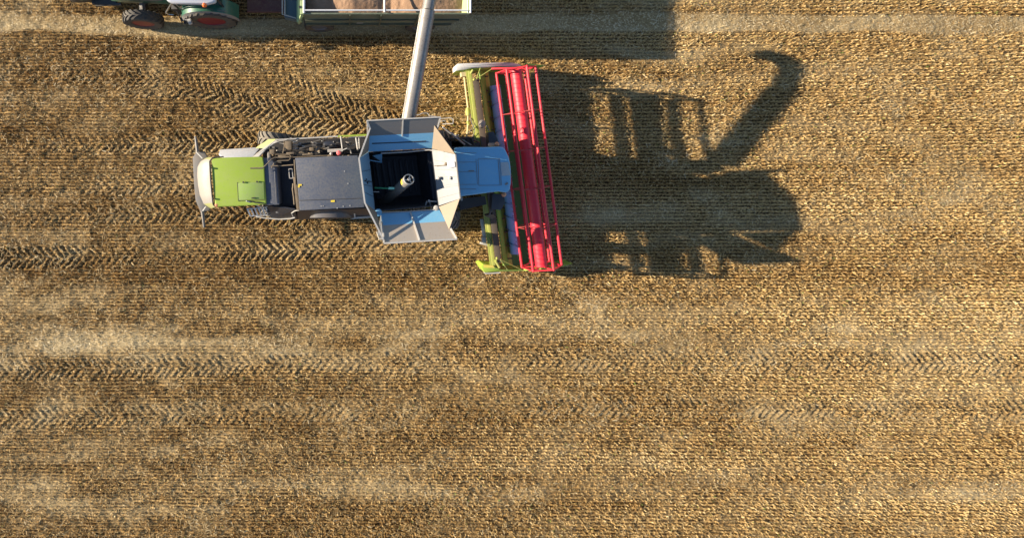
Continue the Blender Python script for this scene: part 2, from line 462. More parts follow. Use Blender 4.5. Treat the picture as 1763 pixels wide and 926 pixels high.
def blades(x, y, z, length, width, az, lean, roll_az):
    """quads from base (x,y,z): direction by azimuth az and lean from vertical; width direction roll_az"""
    dx = np.sin(lean) * np.cos(az); dy = np.sin(lean) * np.sin(az); dz = np.cos(lean)
    wx = np.cos(roll_az) * width / 2; wy = np.sin(roll_az) * width / 2
    b = np.stack([x, y, z], 1); t = b + np.stack([dx * length, dy * length, dz * length], 1)
    wv = np.stack([wx, wy, np.zeros_like(wx)], 1)
    return np.stack([b - wv, b + wv, t + wv * .7, t - wv * .7], 1)

def build_stubble():
    x0, x1, y0, y1 = -19., 32., -19.5, 13.5
    rows = np.arange(y0, y1, ROWSP)
    per = 17.0
    n = int((x1 - x0) * per)
    xx = np.tile(np.arange(n) / per + x0, (len(rows), 1)) + rng.normal(0, .03, (len(rows), n))
    yy = np.repeat(rows[:, None], n, 1) + rng.normal(0, .013, (len(rows), n))
    x = xx.ravel(); y = yy.ravel()
    wob = .03 * (vnoise(x, y, 1.5, 1.5, 31) - .5); y = y - wob
    h, msk, lug, ch = ground_h(x, y)
    keep = rng.random(len(x)) < (1 - .75 * ch) * (1 - .9 * msk * (1 - lug)) * (.35 + .5 * vnoise(x, y, .6, .3, 51) + .55 * vnoise(x, y, .15, .12, 52))
    x, y, h, msk, lug, ch = [a[keep] for a in (x, y, h, msk, lug, ch)]
    Vs = []; Ts = []
    big = field_tone(x, y)
    for k in range(3):
        nn = len(x)
        L_ = (.07 + .06 * rng.random(nn)) * (1 - .6 * ch) * (1 - .55 * msk)
        lean = np.abs(rng.normal(.45, .35, nn)) + msk * .5 + ch * .4
        az = rng.random(nn) * 6.283
        V = blades(x + rng.normal(0, .018, nn), y + rng.normal(0, .011, nn), h - .01, L_, .010 + .014 * rng.random(nn), az, lean, rng.random(nn) * 6.283)
        Vs.append(V); Ts.append(np.clip(.31 + .5 * big + rng.normal(0, .17, nn), 0, .93))
    V = np.concatenate(Vs); T = np.concatenate(Ts)
    g = rng.random(len(T)) < .018; T[g] = 1.0
    o = quads_object('stubble', V, T, STRAW)
    tag(o, 'short golden cut stubble standing in fine rows over the whole field', 'stubble', 'stuff')

def build_litter():
    x0, x1, y0, y1 = -19., 32., -19.5, 13.5
    n = int((x1 - x0) * (y1 - y0) * 330)
    x = rng.uniform(x0, x1, n); y = rng.uniform(y0, y1, n)
    h, msk, lug, ch = ground_h(x, y)
    dens = .07 + .36 * vnoise(x, y, 1.4, .6, 61) * vnoise(x, y, 6, 2, 62) * 2 + .5 * ch
    keep = rng.random(n) < dens
    x, y, h, msk, lug, ch = [a[keep] for a in (x, y, h, msk, lug, ch)]; n = len(x)
    L_ = (.05 + .15 * rng.random(n) ** 1.5) * (1 - .45 * ch)
    az = rng.random(n) * 6.283
    lean = 1.57 - np.abs(rng.normal(.0, .22, n))
    V = blades(x, y, h + .012 + .03 * rng.random(n), L_, .008 + .012 * rng.random(n), az, lean, az + 1.57)
    T = np.clip(.42 + .35 * (vnoise(x, y, 3, 1, 63) - .5) + .26 * ch + rng.normal(0, .2, n), 0, 1)
    o = quads_object('straw_litter', V, T, PALE)
    tag(o, 'loose pale straw and chaff scattered over the stubble and thick on the trailer lane', 'straw', 'stuff')
build_stubble()
build_litter()

# ------------------------------------------------------------------ wheel builder
def wheel(parent, c, r, wd, axis, rim_mat, tyre_mat, lugs=20, name='wheel', dirn=1, lugh=.045):
    ax = Vector(axis).normalized(); c = Vector(c); hw = wd / 2
    mb = MB()
    rr = r - lugh
    mb.lathe([(r * .52, -hw * .72), (r * .60, -hw * .92), (r * .78, -hw), (rr * .95, -hw * .94), (rr, -hw * .72), (rr + .006, 0), (rr, hw * .72),
              (rr * .95, hw * .94), (r * .78, hw), (r * .60, hw * .92), (r * .52, hw * .72)], c, ax, 40)
    a = ax.orthogonal().normalized(); b = ax.cross(a)
    for k in range(lugs):                                   # chevron lugs, left and right half staggered
        for sd in (-1, 1):
            q0 = 2 * math.pi * (k + (.5 if sd > 0 else 0)) / lugs
            pts = []
            for (o, dq, rad) in ((0.02, 0, rr - .01), (hw * .55, .17, rr - .01), (hw * .98, .30, rr * .955)):
                for (ww, rz) in ((-1, 0), (1, 0), (1, 1), (-1, 1)):
                    q = q0 + dirn * dq + ww * .045
                    rad2 = rad + (lugh + .01) * rz * (1 if o < hw * .9 else .8)
                    pts.append(c + ax * o * sd + (a * math.cos(q) + b * math.sin(q)) * rad2)
            fs = []
            for i in (0, 4):
                fs += [[i + j, i + (j + 1) % 4, i + 4 + (j + 1) % 4, i + 4 + j] for j in range(4)]
            fs += [[3, 2, 1, 0], [8, 9, 10, 11]]
            mb._add(pts, fs)
    wo = mb.build(name, tyre_mat, parent)
    rm = MB().lathe([(r * .54, -hw * .74), (r * .50, -hw * .80), (r * .46, -hw * .45), (r * .2, -hw * .35), (r * .16, -hw * .55), (r * .05, -hw * .58),
                     (r * .05, hw * .58), (r * .16, hw * .55), (r * .2, hw * .35), (r * .46, hw * .45), (r * .50, hw * .80), (r * .54, hw * .74)], c, ax, 32)
    for k in range(8):
        q = 2 * math.pi * k / 8
        for sd in (-1, 1):
            p = c + (a * math.cos(q) + b * math.sin(q)) * r * .11 + ax * sd * hw * .56
            rm.tube([p - ax * .03, p + ax * .03], .018, 6)
    rm.build('rim', rim_mat, wo)
    return wo

# ------------------------------------------------------------------ combine harvester
def build_combine():
    C = thing('combine_harvester', 'big lime and white combine harvester with red reel, open grain tank and long unloading pipe', 'combine harvester', P(640, 310, 0))
    AX = (P(470, 318, 1) - P(480, 230, 1)).normalized()      # wheel axle direction
    # --- chassis and body
    b = MB()
    b.prism([P(372, 283, 2.85), P(455, 279, 2.85), P(460, 348, 2.85), P(376, 351, 2.85)], 1.95)
    b.build('rear_body', LGREY, C, bevel=.03)
    b = MB()
    b.prism([P(452, 262, 1.95), P(630, 256, 1.95), P(640, 366, 1.95), P(460, 372, 1.95)], 1.05)
    b.build('chassis', BLACK, C, bevel=.02)
    b = MB()                                                 # unseen tank sides under the flaps, placed and enlarged to block sun on the reel
    for (p, q) in (((636, 240), (752, 234)), ((650, 405), (772, 400))):
        b.bar(P(*p, 2.4), P(*q, 2.4), .05, 1.4)
    b.bar(P(778, 268, 2.5), P(786, 342, 2.5), .05, 1.5)
    b.cur = 0
    for (t0, t1, q0, q1) in (((656, 368), (756, 361), (650, 405), (772, 400)), ((634, 261), (744, 255), (636, 240), (752, 234)), ((744, 257), (756, 354), (778, 268), (786, 342))):
        b.plate([P(*t0, 3.70), P(*t1, 3.70), P(*q1, 3.09), P(*q0, 3.09)], .02)
    b.each('tank_side_sunblock', LGREY, C)
    # cut-out for the tank in that lid is handled by deep tank walls: replace lid by ring
    # --- green hood
    g = MB()
    o_ = [(363.5, 277), (366, 272.5), (400, 271), (452, 270), (454.5, 284), (458.5, 352), (440, 353.5), (400, 355.5), (374, 356.5), (370, 353), (366, 315)]
    g.prism([P(x, y, 3.03) for x, y in o_], .14)
    hood = g.build('rear_hood', LIME, C, bevel=.045, seg=3)
    h = MB().prism([P(409.5, 315, 3.05), P(454, 313.5, 3.05), P(455.5, 343, 3.05), P(411, 345, 3.05)], .05)
    h.build('hatch', mat('worn_lime_paint', (0.21, 0.345, 0.035), 0.55, dust=.5, dustcol=(.25, .28, .15)), hood, bevel=.012)
    h = MB()
    h.tube([P(411, 346.3, 3.04), P(456.5, 344.3, 3.04)], .008, 6)
    h.tube([P(408.6, 314, 3.04), P(410.2, 346, 3.04)], .008, 6)
    h.box(P(436, 341, 3.075), .11, .035, .03, R(5))
    for x, y in ((419, 314), (442.5, 313), (363, 289.5), (366.5, 342.5)): h.box(P(x, y, 3.07), .05, .05, .04)
    h.each('latch', BLACK, hood)
    s = MB().tube([P(385, 270, 3.0), P(366, 271.5, 3.02), P(361, 278, 3.02), P(361.5, 290, 3.05), P(363, 315, 3.05), P(365.5, 340, 3.04), P(367, 352, 3.0), P(372, 357, 2.95)], .022, 6)
    s.build('edge_seal', BLACK, hood)
    # --- white tail panel, rounded, corners lime
    t = MB()
    inner = [(366, 272), (362, 276), (361, 284), (361, 300), (362.5, 318), (364.5, 336), (366.5, 349), (371, 357)]
    mid = [(361, 270.8), (354.5, 273.5), (351, 284), (350.5, 300), (351.5, 318), (354, 336), (358, 350), (366, 358)]
    mid2 = [(356, 271.5), (347.5, 276.5), (343, 286), (342.5, 301), (343.5, 318), (346.5, 336), (353, 351), (364, 358.7)]
    out = [(353, 273), (344.5, 279), (340, 288), (339.5, 302), (340.8, 318), (344, 336), (350.5, 351), (362.5, 359)]
    rows = [[P(x, y, 2.98) for x, y in inner], [P(x, y, 2.90) for x, y in mid], [P(x, y, 2.66) for x, y in mid2], [P(x, y, 2.3) for x, y in out],
            [P(x, y, 2.3) + Vector((.04, 0, -.7)) for x, y in out]]
    t.grid(rows)
    k = 0
    for i in range(4):
        for j in range(7):
            t.m[k] = 1 if j in (0, 6) else 0
            k += 1
    t.build('tail_panel', [CREAM, mat('faded_lime_corner', (0.25, 0.275, 0.10), .45, dust=.3)], C, angle=50)
    tl = MB().ball(P(374, 352.5, 2.95), .085, 1.1)
    tl.build('beacon', COPPER, C)
    # --- straw spreader deck behind
    s = MB()
    s.prism([P(338, 261, 1.5), P(352, 261.5, 1.5), P(357, 272, 1.5), P(360, 300, 1.5), P(362, 340, 1.5), P(363, 356, 1.5), P(360, 362.5, 1.5), P(350, 366, 1.5), P(344.5, 363.5, 1.5), P(336.5, 345, 1.5), P(334, 318, 1.5), P(331.5, 272, 1.5)], .12)
    sp = s.build('straw_spreader', GREY, C, bevel=.02)
    a = MB().tube([P(340.5, 262, 1.58), P(338.5, 248, 1.58), P(336.5, 235, 1.55)], [.07, .055, .04], 8)
    a.build('side_arm', GREY, sp)
    a = MB().tube([P(348.5, 363, 1.58), P(350.3, 378, 1.58), P(351.5, 391, 1.55)], [.07, .055, .04], 8)
    a.build('side_arm', GREY, sp)
    a = MB().tube([P(338.5, 262, 1.6), P(349, 273, 1.7)], .025, 6).tube([P(349, 364, 1.6), P(355, 355.5, 1.8)], .025, 6)
    a.each('stay', LGREY, sp)
    # --- side panel, upper side of picture
    s = MB().plate([P(376.7, 266, 2.6), P(379, 258.7, 2.15), P(439, 255, 2.15), P(448, 254.7, 2.2), P(434.6, 271.5, 2.8), P(383, 272, 2.8)], .04)
    s.prism([P(379, 259.5, 2.12), P(448, 255.5, 2.12), P(446, 262, 2.12), P(382, 264, 2.12)], 1.0)
    s.build('side_panel', mat('pale_grey_panel', (.66, .66, .68), .5, dust=.2), C, bevel=.01)
    s = MB().plate([P(440.3, 255, 2.2), P(461.8, 240.5, 2.2), P(478.8, 239.2, 2.25), P(473, 241.9, 2.35), P(455, 255.5, 2.45)], .035)
    s.build('fender', mat('pale_lime_paint', (0.46, 0.52, 0.20), .5, dust=.3), C, bevel=.008)
    s = MB().plate([P(434.6, 271, 2.82), P(455, 255, 2.52), P(476, 240.8, 2.42), P(481, 241.8, 2.45), P(458.5, 257, 2.6), P(446, 270.5, 2.85)], .035)
    s.build('fender_edge', LGREY, C, bevel=.008)
    s = MB().bar(P(474, 241, 2.5), P(582, 235, 2.5), .045, .06).bar(P(600, 238, 2.1), P(628, 236, 2.1), .04, .5)
    s.each('side_rail', LGREY, C)
    s = MB().bar(P(582, 235, 2.52), P(632, 232.5, 2.52), .055, .07)
    s.build('side_rail', LIME, C)
    # --- side wall lower side of picture
    s = MB()
    s.plate([P(460, 353, 2.7), P(508, 360, 2.8), P(512, 377, 1.9), P(470, 376, 1.9)], .04)
    s.plate([P(512, 362, 2.8), P(636, 358, 2.8), P(642, 374, 1.95), P(512, 377, 1.9)], .04)
    s.plate([P(470, 376, 1.9), P(642, 374, 1.95), P(642, 374, 1.95) - Vector((0, 0, 1)), P(470, 376, 1.9) - Vector((0, 0, 1))], .04)
    s.each('side_panel', NAVY, C)
    s = MB()
    ar = [(531, 2.05), (535, 2.28), (543, 2.45), (555, 2.55), (570, 2.58), (585, 2.52), (598, 2.4), (606, 2.2), (610, 2.0)]
    s.grid([[P(x, 364.5 - (x - 530) * .04, z) for x, z in ar], [P(x, 375 - (x - 530) * .01, z - .05) for x, z in ar]])
    s.grid([[P(x, 375 - (x - 530) * .01, z - .05) for x, z in ar], [P(x, 375 - (x - 530) * .01, z - .05) * 1 - Vector((0, 0, .35)) for x, z in ar]])
    s.build('fender', mat('glossy_dark_panel', (0.10, 0.10, 0.11), .28, dust=.15), C)
    s = MB().plate([P(603, 377, 2.1), P(640, 374.5, 2.1), P(641, 371, 2.12), P(612, 373.5, 2.12)], .05)
    s.bar(P(610, 363, 2.5), P(611, 375, 2.1), .05, .03)
    s.each('step', LGREY, C, bevel=.008)
    s = MB().tube([P(441, 373, 1.9), P(455, 375.2, 1.95), P(480, 377.5, 1.95), P(500, 376.5, 2.05), P(508, 374.5, 2.1)], .022, 6)
    s.tube([P(475, 365.5, 2.4), P(497, 364, 2.4), P(507, 365, 2.45)], .022, 6)
    s.tube([P(505, 374, 2.2), P(502, 367, 2.5), P(508, 363, 2.8), P(515, 362, 2.9)], .016, 6)
    s.each('hand_rail', LGREY, C)
    # --- ladder folded against lower side
    l = MB()
    l.tube([P(430, 371.8, 1.75), P(455, 370.5, 1.75), P(478, 369, 1.8)], .022, 6)
    l.tube([P(425, 359.5, 2.0), P(448, 357.5, 2.05), P(470, 355, 2.1)], .02, 6)
    for i in range(7):
        x = 426 + i * 6.3
        l.bar(P(x, 359.5 - i * .6, 2.0 + i * .01), P(x + 5, 371.6 - i * .35, 1.76), .05, .03)
    l.tube([P(424, 346, 3.1), P(440, 352.5, 2.9), P(456, 361, 2.4), P(462, 369, 1.9)], .018, 6)
    l.build('ladder', mat('ladder_zinc', (.62, .62, .62), .45, metal=.2, dust=.2), C)
    g = MB().plate([P(424, 345.2, 3.12), P(440, 347.6, 3.1), P(458, 351, 3.06), P(440, 349.6, 3.1)], .015)
    g.build('grab_handle', BLACK, C)
    # --- dark strip and recess between hood and engine cover
    s = MB().prism([P(453, 272, 2.98), P(467, 273, 2.98), P(476, 290, 2.98), P(480.5, 352.5, 2.98), P(459, 353, 2.98), P(455, 290, 2.98)], .9)
    s.tube([P(471.5, 280, 3.0), P(476, 350, 3.0)], .012, 6)
    s.build('cooling_screen', DGREY, C, bevel=.02)
    s = MB()
    for i in range(9):
        s.bar(P(482 + i * 2.6, 284, 2.1), P(487 + i * 2.5, 356, 2.1), .05, .25)
    s.build('radiator', NAVY, C)
    s = MB()
    s.bar(P(497, 291, 2.9), P(498.5, 307, 2.9), .025, .03); s.bar(P(503, 291, 2.9), P(504.5, 307, 2.9), .025, .03)
    s.bar(P(497, 291, 2.9), P(503, 291, 2.9), .025, .03); s.bar(P(498.5, 307, 2.9), P(504.5, 307, 2.9), .025, .03)
    s.build('grille_frame', LGREY, C)
    s = MB()
    s.bar(P(507, 275, 3.4), P(509, 318, 3.4), .04, .10)
    s.bar(P(507.5, 305, 3.3), P(514, 362, 3.3), .10, .10)
    s.tube([P(505, 316, 3.2), P(504, 326, 3.2), P(506, 340, 3.1), P(507, 352, 3.0)], .03, 6)
    s.each('bracket', BROWNG, C, bevel=.01)
    # --- engine cover
    e = MB().prism([P(508, 272, 3.45), P(616, 267.5, 3.45), P(619, 285, 3.45), P(628, 357, 3.45), P(516, 362.5, 3.45)], 1.45)
    ec = e.build('engine_cover', DGREY, C, bevel=.03)
    e = MB().bar(P(515, 345.3, 3.455), P(621, 341.7, 3.455), .014, .012)
    e.build('seam', BLACK, ec)
    e = MB().box(P(516.5, 318.5, 3.458), .11, .05, .012).box(P(514.5, 321.5, 3.458), .06, .05, .014).box(P(573, 346.3, 3.458), .12, .055, .012, R(3))
    e.each('warning_sticker', YELLOW, ec)
    e = MB()
    for x, y in ((553, 355), (556.5, 354.7), (591, 355.4), (602.5, 354), (593, 295), (599, 316), (580.5, 358.5)): e.box(P(x, y, 3.458), .03, .03, .014)
    e.each('bolt', WHITE, ec)
    # --- engine bay machinery along the upper side
    eb = MB().prism([P(455, 243, 1.6), P(628, 236, 1.6), P(630, 268, 1.6), P(458, 274, 1.6)], .1)
    en = eb.build('engine', BLACK, C)
    rr = random.Random(5)
    def tubes(n, m, nm, zr, rad, col_y):
        q = MB()
        for i in range(n):
            x = rr.uniform(462, 600); y = rr.uniform(*col_y); ln = rr.uniform(7, 34); z = rr.uniform(*zr); sl = rr.uniform(-.45, .3)
            pts = [P(x, y, z)]
            for j in range(1, 4): pts.append(P(min(x + ln * j / 3, 622), y + sl * ln * j / 3 + rr.uniform(-1.5, 1.5), z + rr.uniform(-.08, .08)))
            q.tube(pts, rr.uniform(*rad), 7)
        q.each(nm, m, en)
    tubes(14, BROWNG, 'pipe', (2.3, 2.75), (.016, .03), (260, 269))
    tubes(16, BLACK, 'hose', (2.1, 2.7), (.025, .05), (243, 264))
    tubes(18, LGREY, 'pipe', (2.2, 2.75), (.01, .02), (244, 268))
    q = MB()
    for (x, y, sx, sy, z, sz) in ((498, 251, .2, .3, 2.5, .5), (537, 257, .14, .12, 2.6, .3), (560, 256, .3, .06, 2.5, .3), (500, 264, .26, .07, 2.8, .14), (530, 266, .35, .05, 2.85, .1), (470, 262, .16, .16, 2.6, .4), (486, 270, .26, .1, 2.9, .12)):
        q.box(P(x, y, z), sx, sy, sz, R(3))
    q.each('housing', BROWNG, en, bevel=.015)
    q = MB().box(P(577, 259, 2.8), .5, .10, .12, R(3)).tube([P(590, 259, 2.85), P(597, 256, 2.85), P(603, 258, 2.8), P(605, 265, 2.75)], .022, 7)
    q.tube([P(586.5, 235, 2.55), P(589.5, 257, 2.85)], .022, 6).tube([P(613, 238, 2.5), P(616, 258, 2.9)], .028, 6).tube([P(618, 238, 2.5), P(619, 256, 2.9)], .02, 6)
    q.each('bracket', LGREY, en)
    q = MB().lathe([(.01, -.3), (.14, -.3), (.16, -.26), (.16, .26), (.14, .3), (.01, .3)], P(573, 249, 2.35), (1, .05, 0), 20)
    q.build('air_filter', NAVY, en)
    q = MB().lathe([(.02, -.05), (.2, -.05), (.22, -.03), (.17, 0), (.22, .03), (.2, .05), (.02, .05)], P(545, 247, 2.3), (.15, 1, .2), 24).lathe([(.02, -.05), (.11, -.05), (.12, .05), (.02, .05)], P(600, 246, 2.35), (.1, 1, .3), 20)
    q.lathe([(.02, -.04), (.09, -.04), (.1, .04), (.02, .04)], P(517, 249, 2.3), (.1, 1, .5), 20)
    q.each('pulley', GREY, en)
    q = MB().lathe([(.02, -.05), (.075, -.05), (.08, .03), (.05, .06), (.015, .065)], P(583.5, 263.5, 3.1), (0, 0, 1), 14).tube([P(583.5, 263.5, 2.5), P(583.5, 263.5, 3.06)], .03, 8)
    q.build('filler_cap', PINK, en)
    q = MB().ball(P(570, 265, 3.0), .05)
    q.build('filler_cap', WHITE, en)
    q = MB()
    q.tube([P(431, 289.5, 3.2), P(452, 289.2, 3.2), P(456, 286, 3.2), P(468, 274, 3.15), P(473, 271.5, 3.1), P(498, 270.5, 3.1), P(500, 273.5, 3.1), P(497, 276.5, 3.1), P(478, 277, 3.1), P(472, 281, 3.1), P(468, 289, 3.0)], .018, 6)
    q.tube([P(474, 266, 3.0), P(497, 266, 3.0), P(501, 269, 3.0), P(499, 275, 3.05)], .016, 6)
    q.tube([P(466, 286, 3.05), P(485, 285.5, 3.05), P(505, 284, 3.1)], .018, 6).tube([P(489, 241, 2.5), P(490, 252, 2.7), P(487, 264, 2.85)], .02, 6)
    q.tube([P(505, 271, 3.2), P(540, 269, 3.2), P(570, 267.5, 3.2)], .014, 6)
    q.each('hand_rail', BROWNG, C)
    q = MB().plate([P(431, 289.8, 3.2), P(452.5, 289.6, 3.2), P(452.5, 291, 3.2), P(431, 291, 3.2)], .02)
    q.build('grab_handle', BLACK, C)
    q = MB().tube([P(463, 264, 2.6), P(464, 274, 3.05)], .06, 10)
    q.build('exhaust_pipe', GREY, C)
    # --- grain tank
    ZR, ZO = 3.75, 4.38
    rim = [(634, 262), (743, 257), (755, 354), (646, 364)]
    wv = MB()
    top = [P(x, y, ZR) for x, y in rim]
    cx = sum((p.x for p in top)) / 4; cy = sum((p.y for p in top)) / 4
    bot = [Vector((cx + (p.x - cx) * .8, cy + (p.y - cy) * .8, 1.75)) for p in top]
    mid_ = [Vector((p.x, p.y, 2.6)) for p in top]
    for i in range(4):
        j = (i + 1) % 4
        wv.plate([top[i], top[j], mid_[j], mid_[i]], .02); wv.plate([mid_[i], mid_[j], bot[j], bot[i]], .02)
    wv.plate(bot, .02)
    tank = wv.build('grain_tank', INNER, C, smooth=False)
    q = MB()
    for i in range(7):
        f = (i + .7) / 7.5
        a_ = top[0].lerp(top[1], f); b_ = top[3].lerp(top[2], f)
        lo = bot[0].lerp(bot[1], f); lo2 = bot[3].lerp(bot[2], f)
        q.bar(Vector((a_.x, a_.y - .03, 3.6)), Vector((a_.x, a_.y - .03, 2.6)), .04, .04, up=(1, 0, 0))
        q.bar(Vector((lo.x, lo.y - .15, 1.85)), Vector((lo2.x, lo2.y + .15, 1.85)), .07, .08)
    q.bar(P(738, 262, 3.35), P(749, 352, 3.35), .10, .1); q.bar(P(735, 264, 3.0), P(746, 350, 3.0), .06, .1)
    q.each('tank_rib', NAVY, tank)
    q = MB().plate([P(642, 268, 3.5), P(657, 265, 3.6), P(657, 279, 3.35)], .02).tube([P(636, 276, 3.55), P(657, 279.5, 3.45), P(657, 266, 3.6)], .016, 6)
    q.build('corner_gusset', WHITE_SKYSHADE, tank)
    q = MB()
    q.tube([P(740, 346.5, 3.65), P(755, 347, 3.65), P(772, 346, 3.85)], .02, 6).tube([P(735, 347, 3.6), P(731, 360, 3.4)], .025, 6).tube([P(740, 347, 3.6), P(743, 361, 3.4)], .025, 6)
    q.tube([P(737, 346, 3.6), P(740, 346, 3.6)], .04, 8).tube([P(733, 355, 3.5), P(742, 354, 3.5)], .02, 6)
    q.build('sensor_frame', LGREY, tank)
    # rim pipes
    q = MB()
    q.tube([P(656, 264.3, ZR + .02), P(700, 262, ZR + .02), P(738, 258.3, ZR + .05), P(748, 260, ZR + .1), P(764, 261, ZR + .28)], .018, 6)
    q.tube([P(658, 366, ZR + .02), P(700, 364.5, ZR + .02), P(748, 361, ZR + .03)], .018, 6)
    q.each('rim_rod', LGREY, tank)
    # filling auger standing in the tank
    A0, A1 = P(657, 352, 2.0), P(704, 309, 4.25)
    q = MB().lathe([(.155, 0), (.155, (A1 - A0).length), (.135, (A1 - A0).length), (.135, .05)], A0, A1 - A0, 24)
    q.f = q.f[:-2]; q.m = q.m[:-2]
    fa = q.build('filling_auger', mat('auger_grey_paint', (.17, .165, .155), .5, dust=.25), tank)
    dA = (A1 - A0).normalized(); sA = dA.orthogonal().normalized(); tA = dA.cross(sA)
    q = MB()
    for k in range(3):
        v = (sA * math.cos(2.1 * k + .4) + tA * math.sin(2.1 * k + .4))
        q.bar(A1 - dA * .02, A1 - dA * .02 + v * .15, .03, .03, up=dA)
    q.lathe([(.140, -.02), (.164, -.02), (.164, .01), (.140, .01), (.140, -.02)], A1, dA, 24, caps=False)
    q.tube([A1 - dA * .02, A1 + dA * .03], .045, 10)
    q.build('bearing_spider', LGREY, fa)
    q = MB()
    for k in range(9):
        q.lathe([(.03, 0), (.13, 0), (.13, .01), (.03, .01)], A1 - dA * (.1 + .2 * k) , (dA + sA * .25).normalized(), 18)
    q.build('flighting', NAVY, fa)
    q = MB().lathe([(.157, -.27), (.159, -.27), (.159, -.18), (.157, -.18)], A1, dA, 24)
    nv = []
    q2 = MB()
    for k in range(5):
        ang = 1.9 + k * .18
        v = sA * math.cos(ang) + tA * math.sin(ang)
    vv = Vector((-.62, .25, .75)); vv = (vv - dA * vv.dot(dA)).normalized(); uu = dA.cross(vv)
    rowA = [A1 - dA * .16 + (vv * math.cos(a) + uu * math.sin(a)) * .159 for a in (-.5, -.25, 0, .25, .5)]
    rowB = [p - dA * .13 for p in rowA]
    q2.grid([rowA, rowB]); q2.build('warning_sticker', YELLOW, fa)
    q = MB().tube([P(645, 323.5, 3.3), P(679, 325, 3.5)], .022, 6)
    so = q.build('sensor_rod', GREENR, tank)
    q = MB().bar(P(669, 324.2, 3.55), P(679, 324.3, 3.58), .07, .05)
    q.build('sensor_head', mat('pale_green_plastic', (.40, .85, .60), .4, dust=.05), so)
    q = MB().tube([P(641, 330.5, 3.6), P(653, 330.5, 3.62)], .016, 6)
    q.build('sensor_rod', LGREY, tank)
    # folding lid sheets
    def flap(quad, name, mts, split=None, th=.025):
        h0, h1, o1, o0 = quad
        f = MB()
        if split:
            m0, m1 = h0.lerp(o0, split), h1.lerp(o1, split)
            f.plate([h0, h1, m1, m0], th); f.cur = 1; f.plate([m0, m1, o1, o0], th * .98)
        else: f.plate([h0, h1, o1, o0], th)
        return f.build(name, mts, C, smooth=False)
    UP = [P(634, 261, ZR), P(744, 255, ZR), P(758, 202, ZO), P(632, 208, ZO)]
    LOW = [P(656, 368, ZR), P(756, 361, ZR), P(786, 411, ZO), P(661, 418, ZO)]
    fu = flap(UP, 'tank_lid', [WHITE_SKYSHADE, STEELD], .52)
    fl = flap(LOW, 'tank_lid', [WHITE_SKYSHADE, STEEL], .42)
    fr = flap([P(645, 364, ZR), P(634, 262, ZR), P(618, 273, ZO), P(628, 349, ZO)], 'tank_lid', [mat('sky_shaded_lid_sheet', (.13, .25, .35), .45, dust=.15, dustcol=(.2, .26, .3))])  # rear lid: blue skylit shade put into the sheet colour
    ff = flap([P(744, 257, ZR), P(756, 354, ZR), P(792, 342, ZO), P(784, 266, ZO)], 'tank_lid', [mat('lid_white_paint', (.225, .24, .255), .5, dust=.25, dustcol=(.19, .165, .135))])
    gus = mat('beige_gusset_sheet', (.22, .175, .13), .6, dust=.3)
    for pts in ([P(744, 256, ZR + .02), P(784, 265.5, ZO), P(748, 216, ZO - .15)], [P(756, 356, ZR + .02), P(791.5, 342.5, ZO), P(773.5, 395, ZO - .15)]):
        MB().plate(pts, .02).build('lid_gusset', gus, C, smooth=False)
    for pts in ([P(634, 260, ZR + .02), P(618, 273, ZO), P(637, 221, ZO - .12)], [P(648, 365, ZR + .02), P(628, 349, ZO), P(656, 402, ZO - .12)]):
        MB().plate(pts, .02).build('lid_gusset', gus, C, smooth=False)
    def frame(fo, segs, m=LGREY, wd=.035, ht=.05):
        q = MB()
        for a, b_ in segs: q.bar(a + Vector((0, 0, .02)), b_ + Vector((0, 0, .02)), wd, ht)
        q.build('lid_frame', m, fo)
    k1 = UP[0].lerp(UP[1], .52); k2 = UP[3].lerp(UP[2], .49)
    frame(fu, [(UP[3], UP[2]), (UP[3], UP[3].lerp(UP[0], .5)), (UP[2], UP[2].lerp(UP[1], .45)), (k2, k2.lerp(k1, .55))])
    k1 = LOW[0].lerp(LOW[1], .5); k2 = LOW[3].lerp(LOW[2], .49)
    frame(fl, [(LOW[3], LOW[2]), (LOW[3], LOW[3].lerp(LOW[0], .7)), (LOW[2], LOW[2].lerp(LOW[1], .35)), (k2, k2.lerp(k1, .97))], wd=.045, ht=.1)
    frame(fr, [(P(618, 273, ZO), P(628, 349, ZO)), (P(618, 273, ZO), P(637, 221, ZO - .1)), (P(628, 349, ZO), P(660, 412, ZO - .02)), (P(637, 221, ZO - .1), P(632, 208, ZO))], WHITE, .045, .05)
    frame(ff, [(P(784, 266, ZO), P(792, 342, ZO))], CREAM, .03, .04)
    q = MB()                                              # dark seams and slot on the lids
    def on(quad, u, v): return quad[0].lerp(quad[1], u).lerp(quad[3].lerp(quad[2], u), v) + Vector((0, 0, .022))
    q.bar(on(UP, .06, .26), on(UP, .88, .24), .04, .01)
    q.build('slot', NAVY, fu)
    q = MB()
    FF = [P(744, 257, ZR), P(756, 354, ZR), P(792, 342, ZO), P(784, 266, ZO)]
    for u in (.2, .36, .50, .66, .70, .87): q.bar(on(FF, u, .04), on(FF, u, .97), .010, .008)
    q.build('seam', MARK, ff)
    q = MB()
    FR = [P(645, 364, ZR), P(634, 262, ZR), P(618, 273, ZO), P(628, 349, ZO)]
    for u in (.25, .42, .7): q.bar(on(FR, u, .05), on(FR, u, .95), .012, .01)
    for (u, v) in ((.5, .3), (.48, .5), (.5, .7), (.46, .45), (.53, .55)): q.box(on(FR, u, v), .06, .04, .03, .6)
    q.bar(on(FR, .5, -.2), on(FR, .5, .8), .02, .03)
    q.build('seam', NAVY, fr)
    q = MB().prism([P(770.5, 278.5, 4.36), P(783, 278, 4.40), P(784.5, 288, 4.40), P(772, 288.5, 4.36)], .14)
    aw = q.build('antenna', mat('antenna_white', (.8, .8, .82), .4, dust=.08), C, bevel=.03)
    q = MB().tube([P(748, 285.8, 3.88), P(760, 285.2, 4.0), P(770, 284, 4.25)], .012, 6).ball(P(768, 282.5, 4.25), .05)
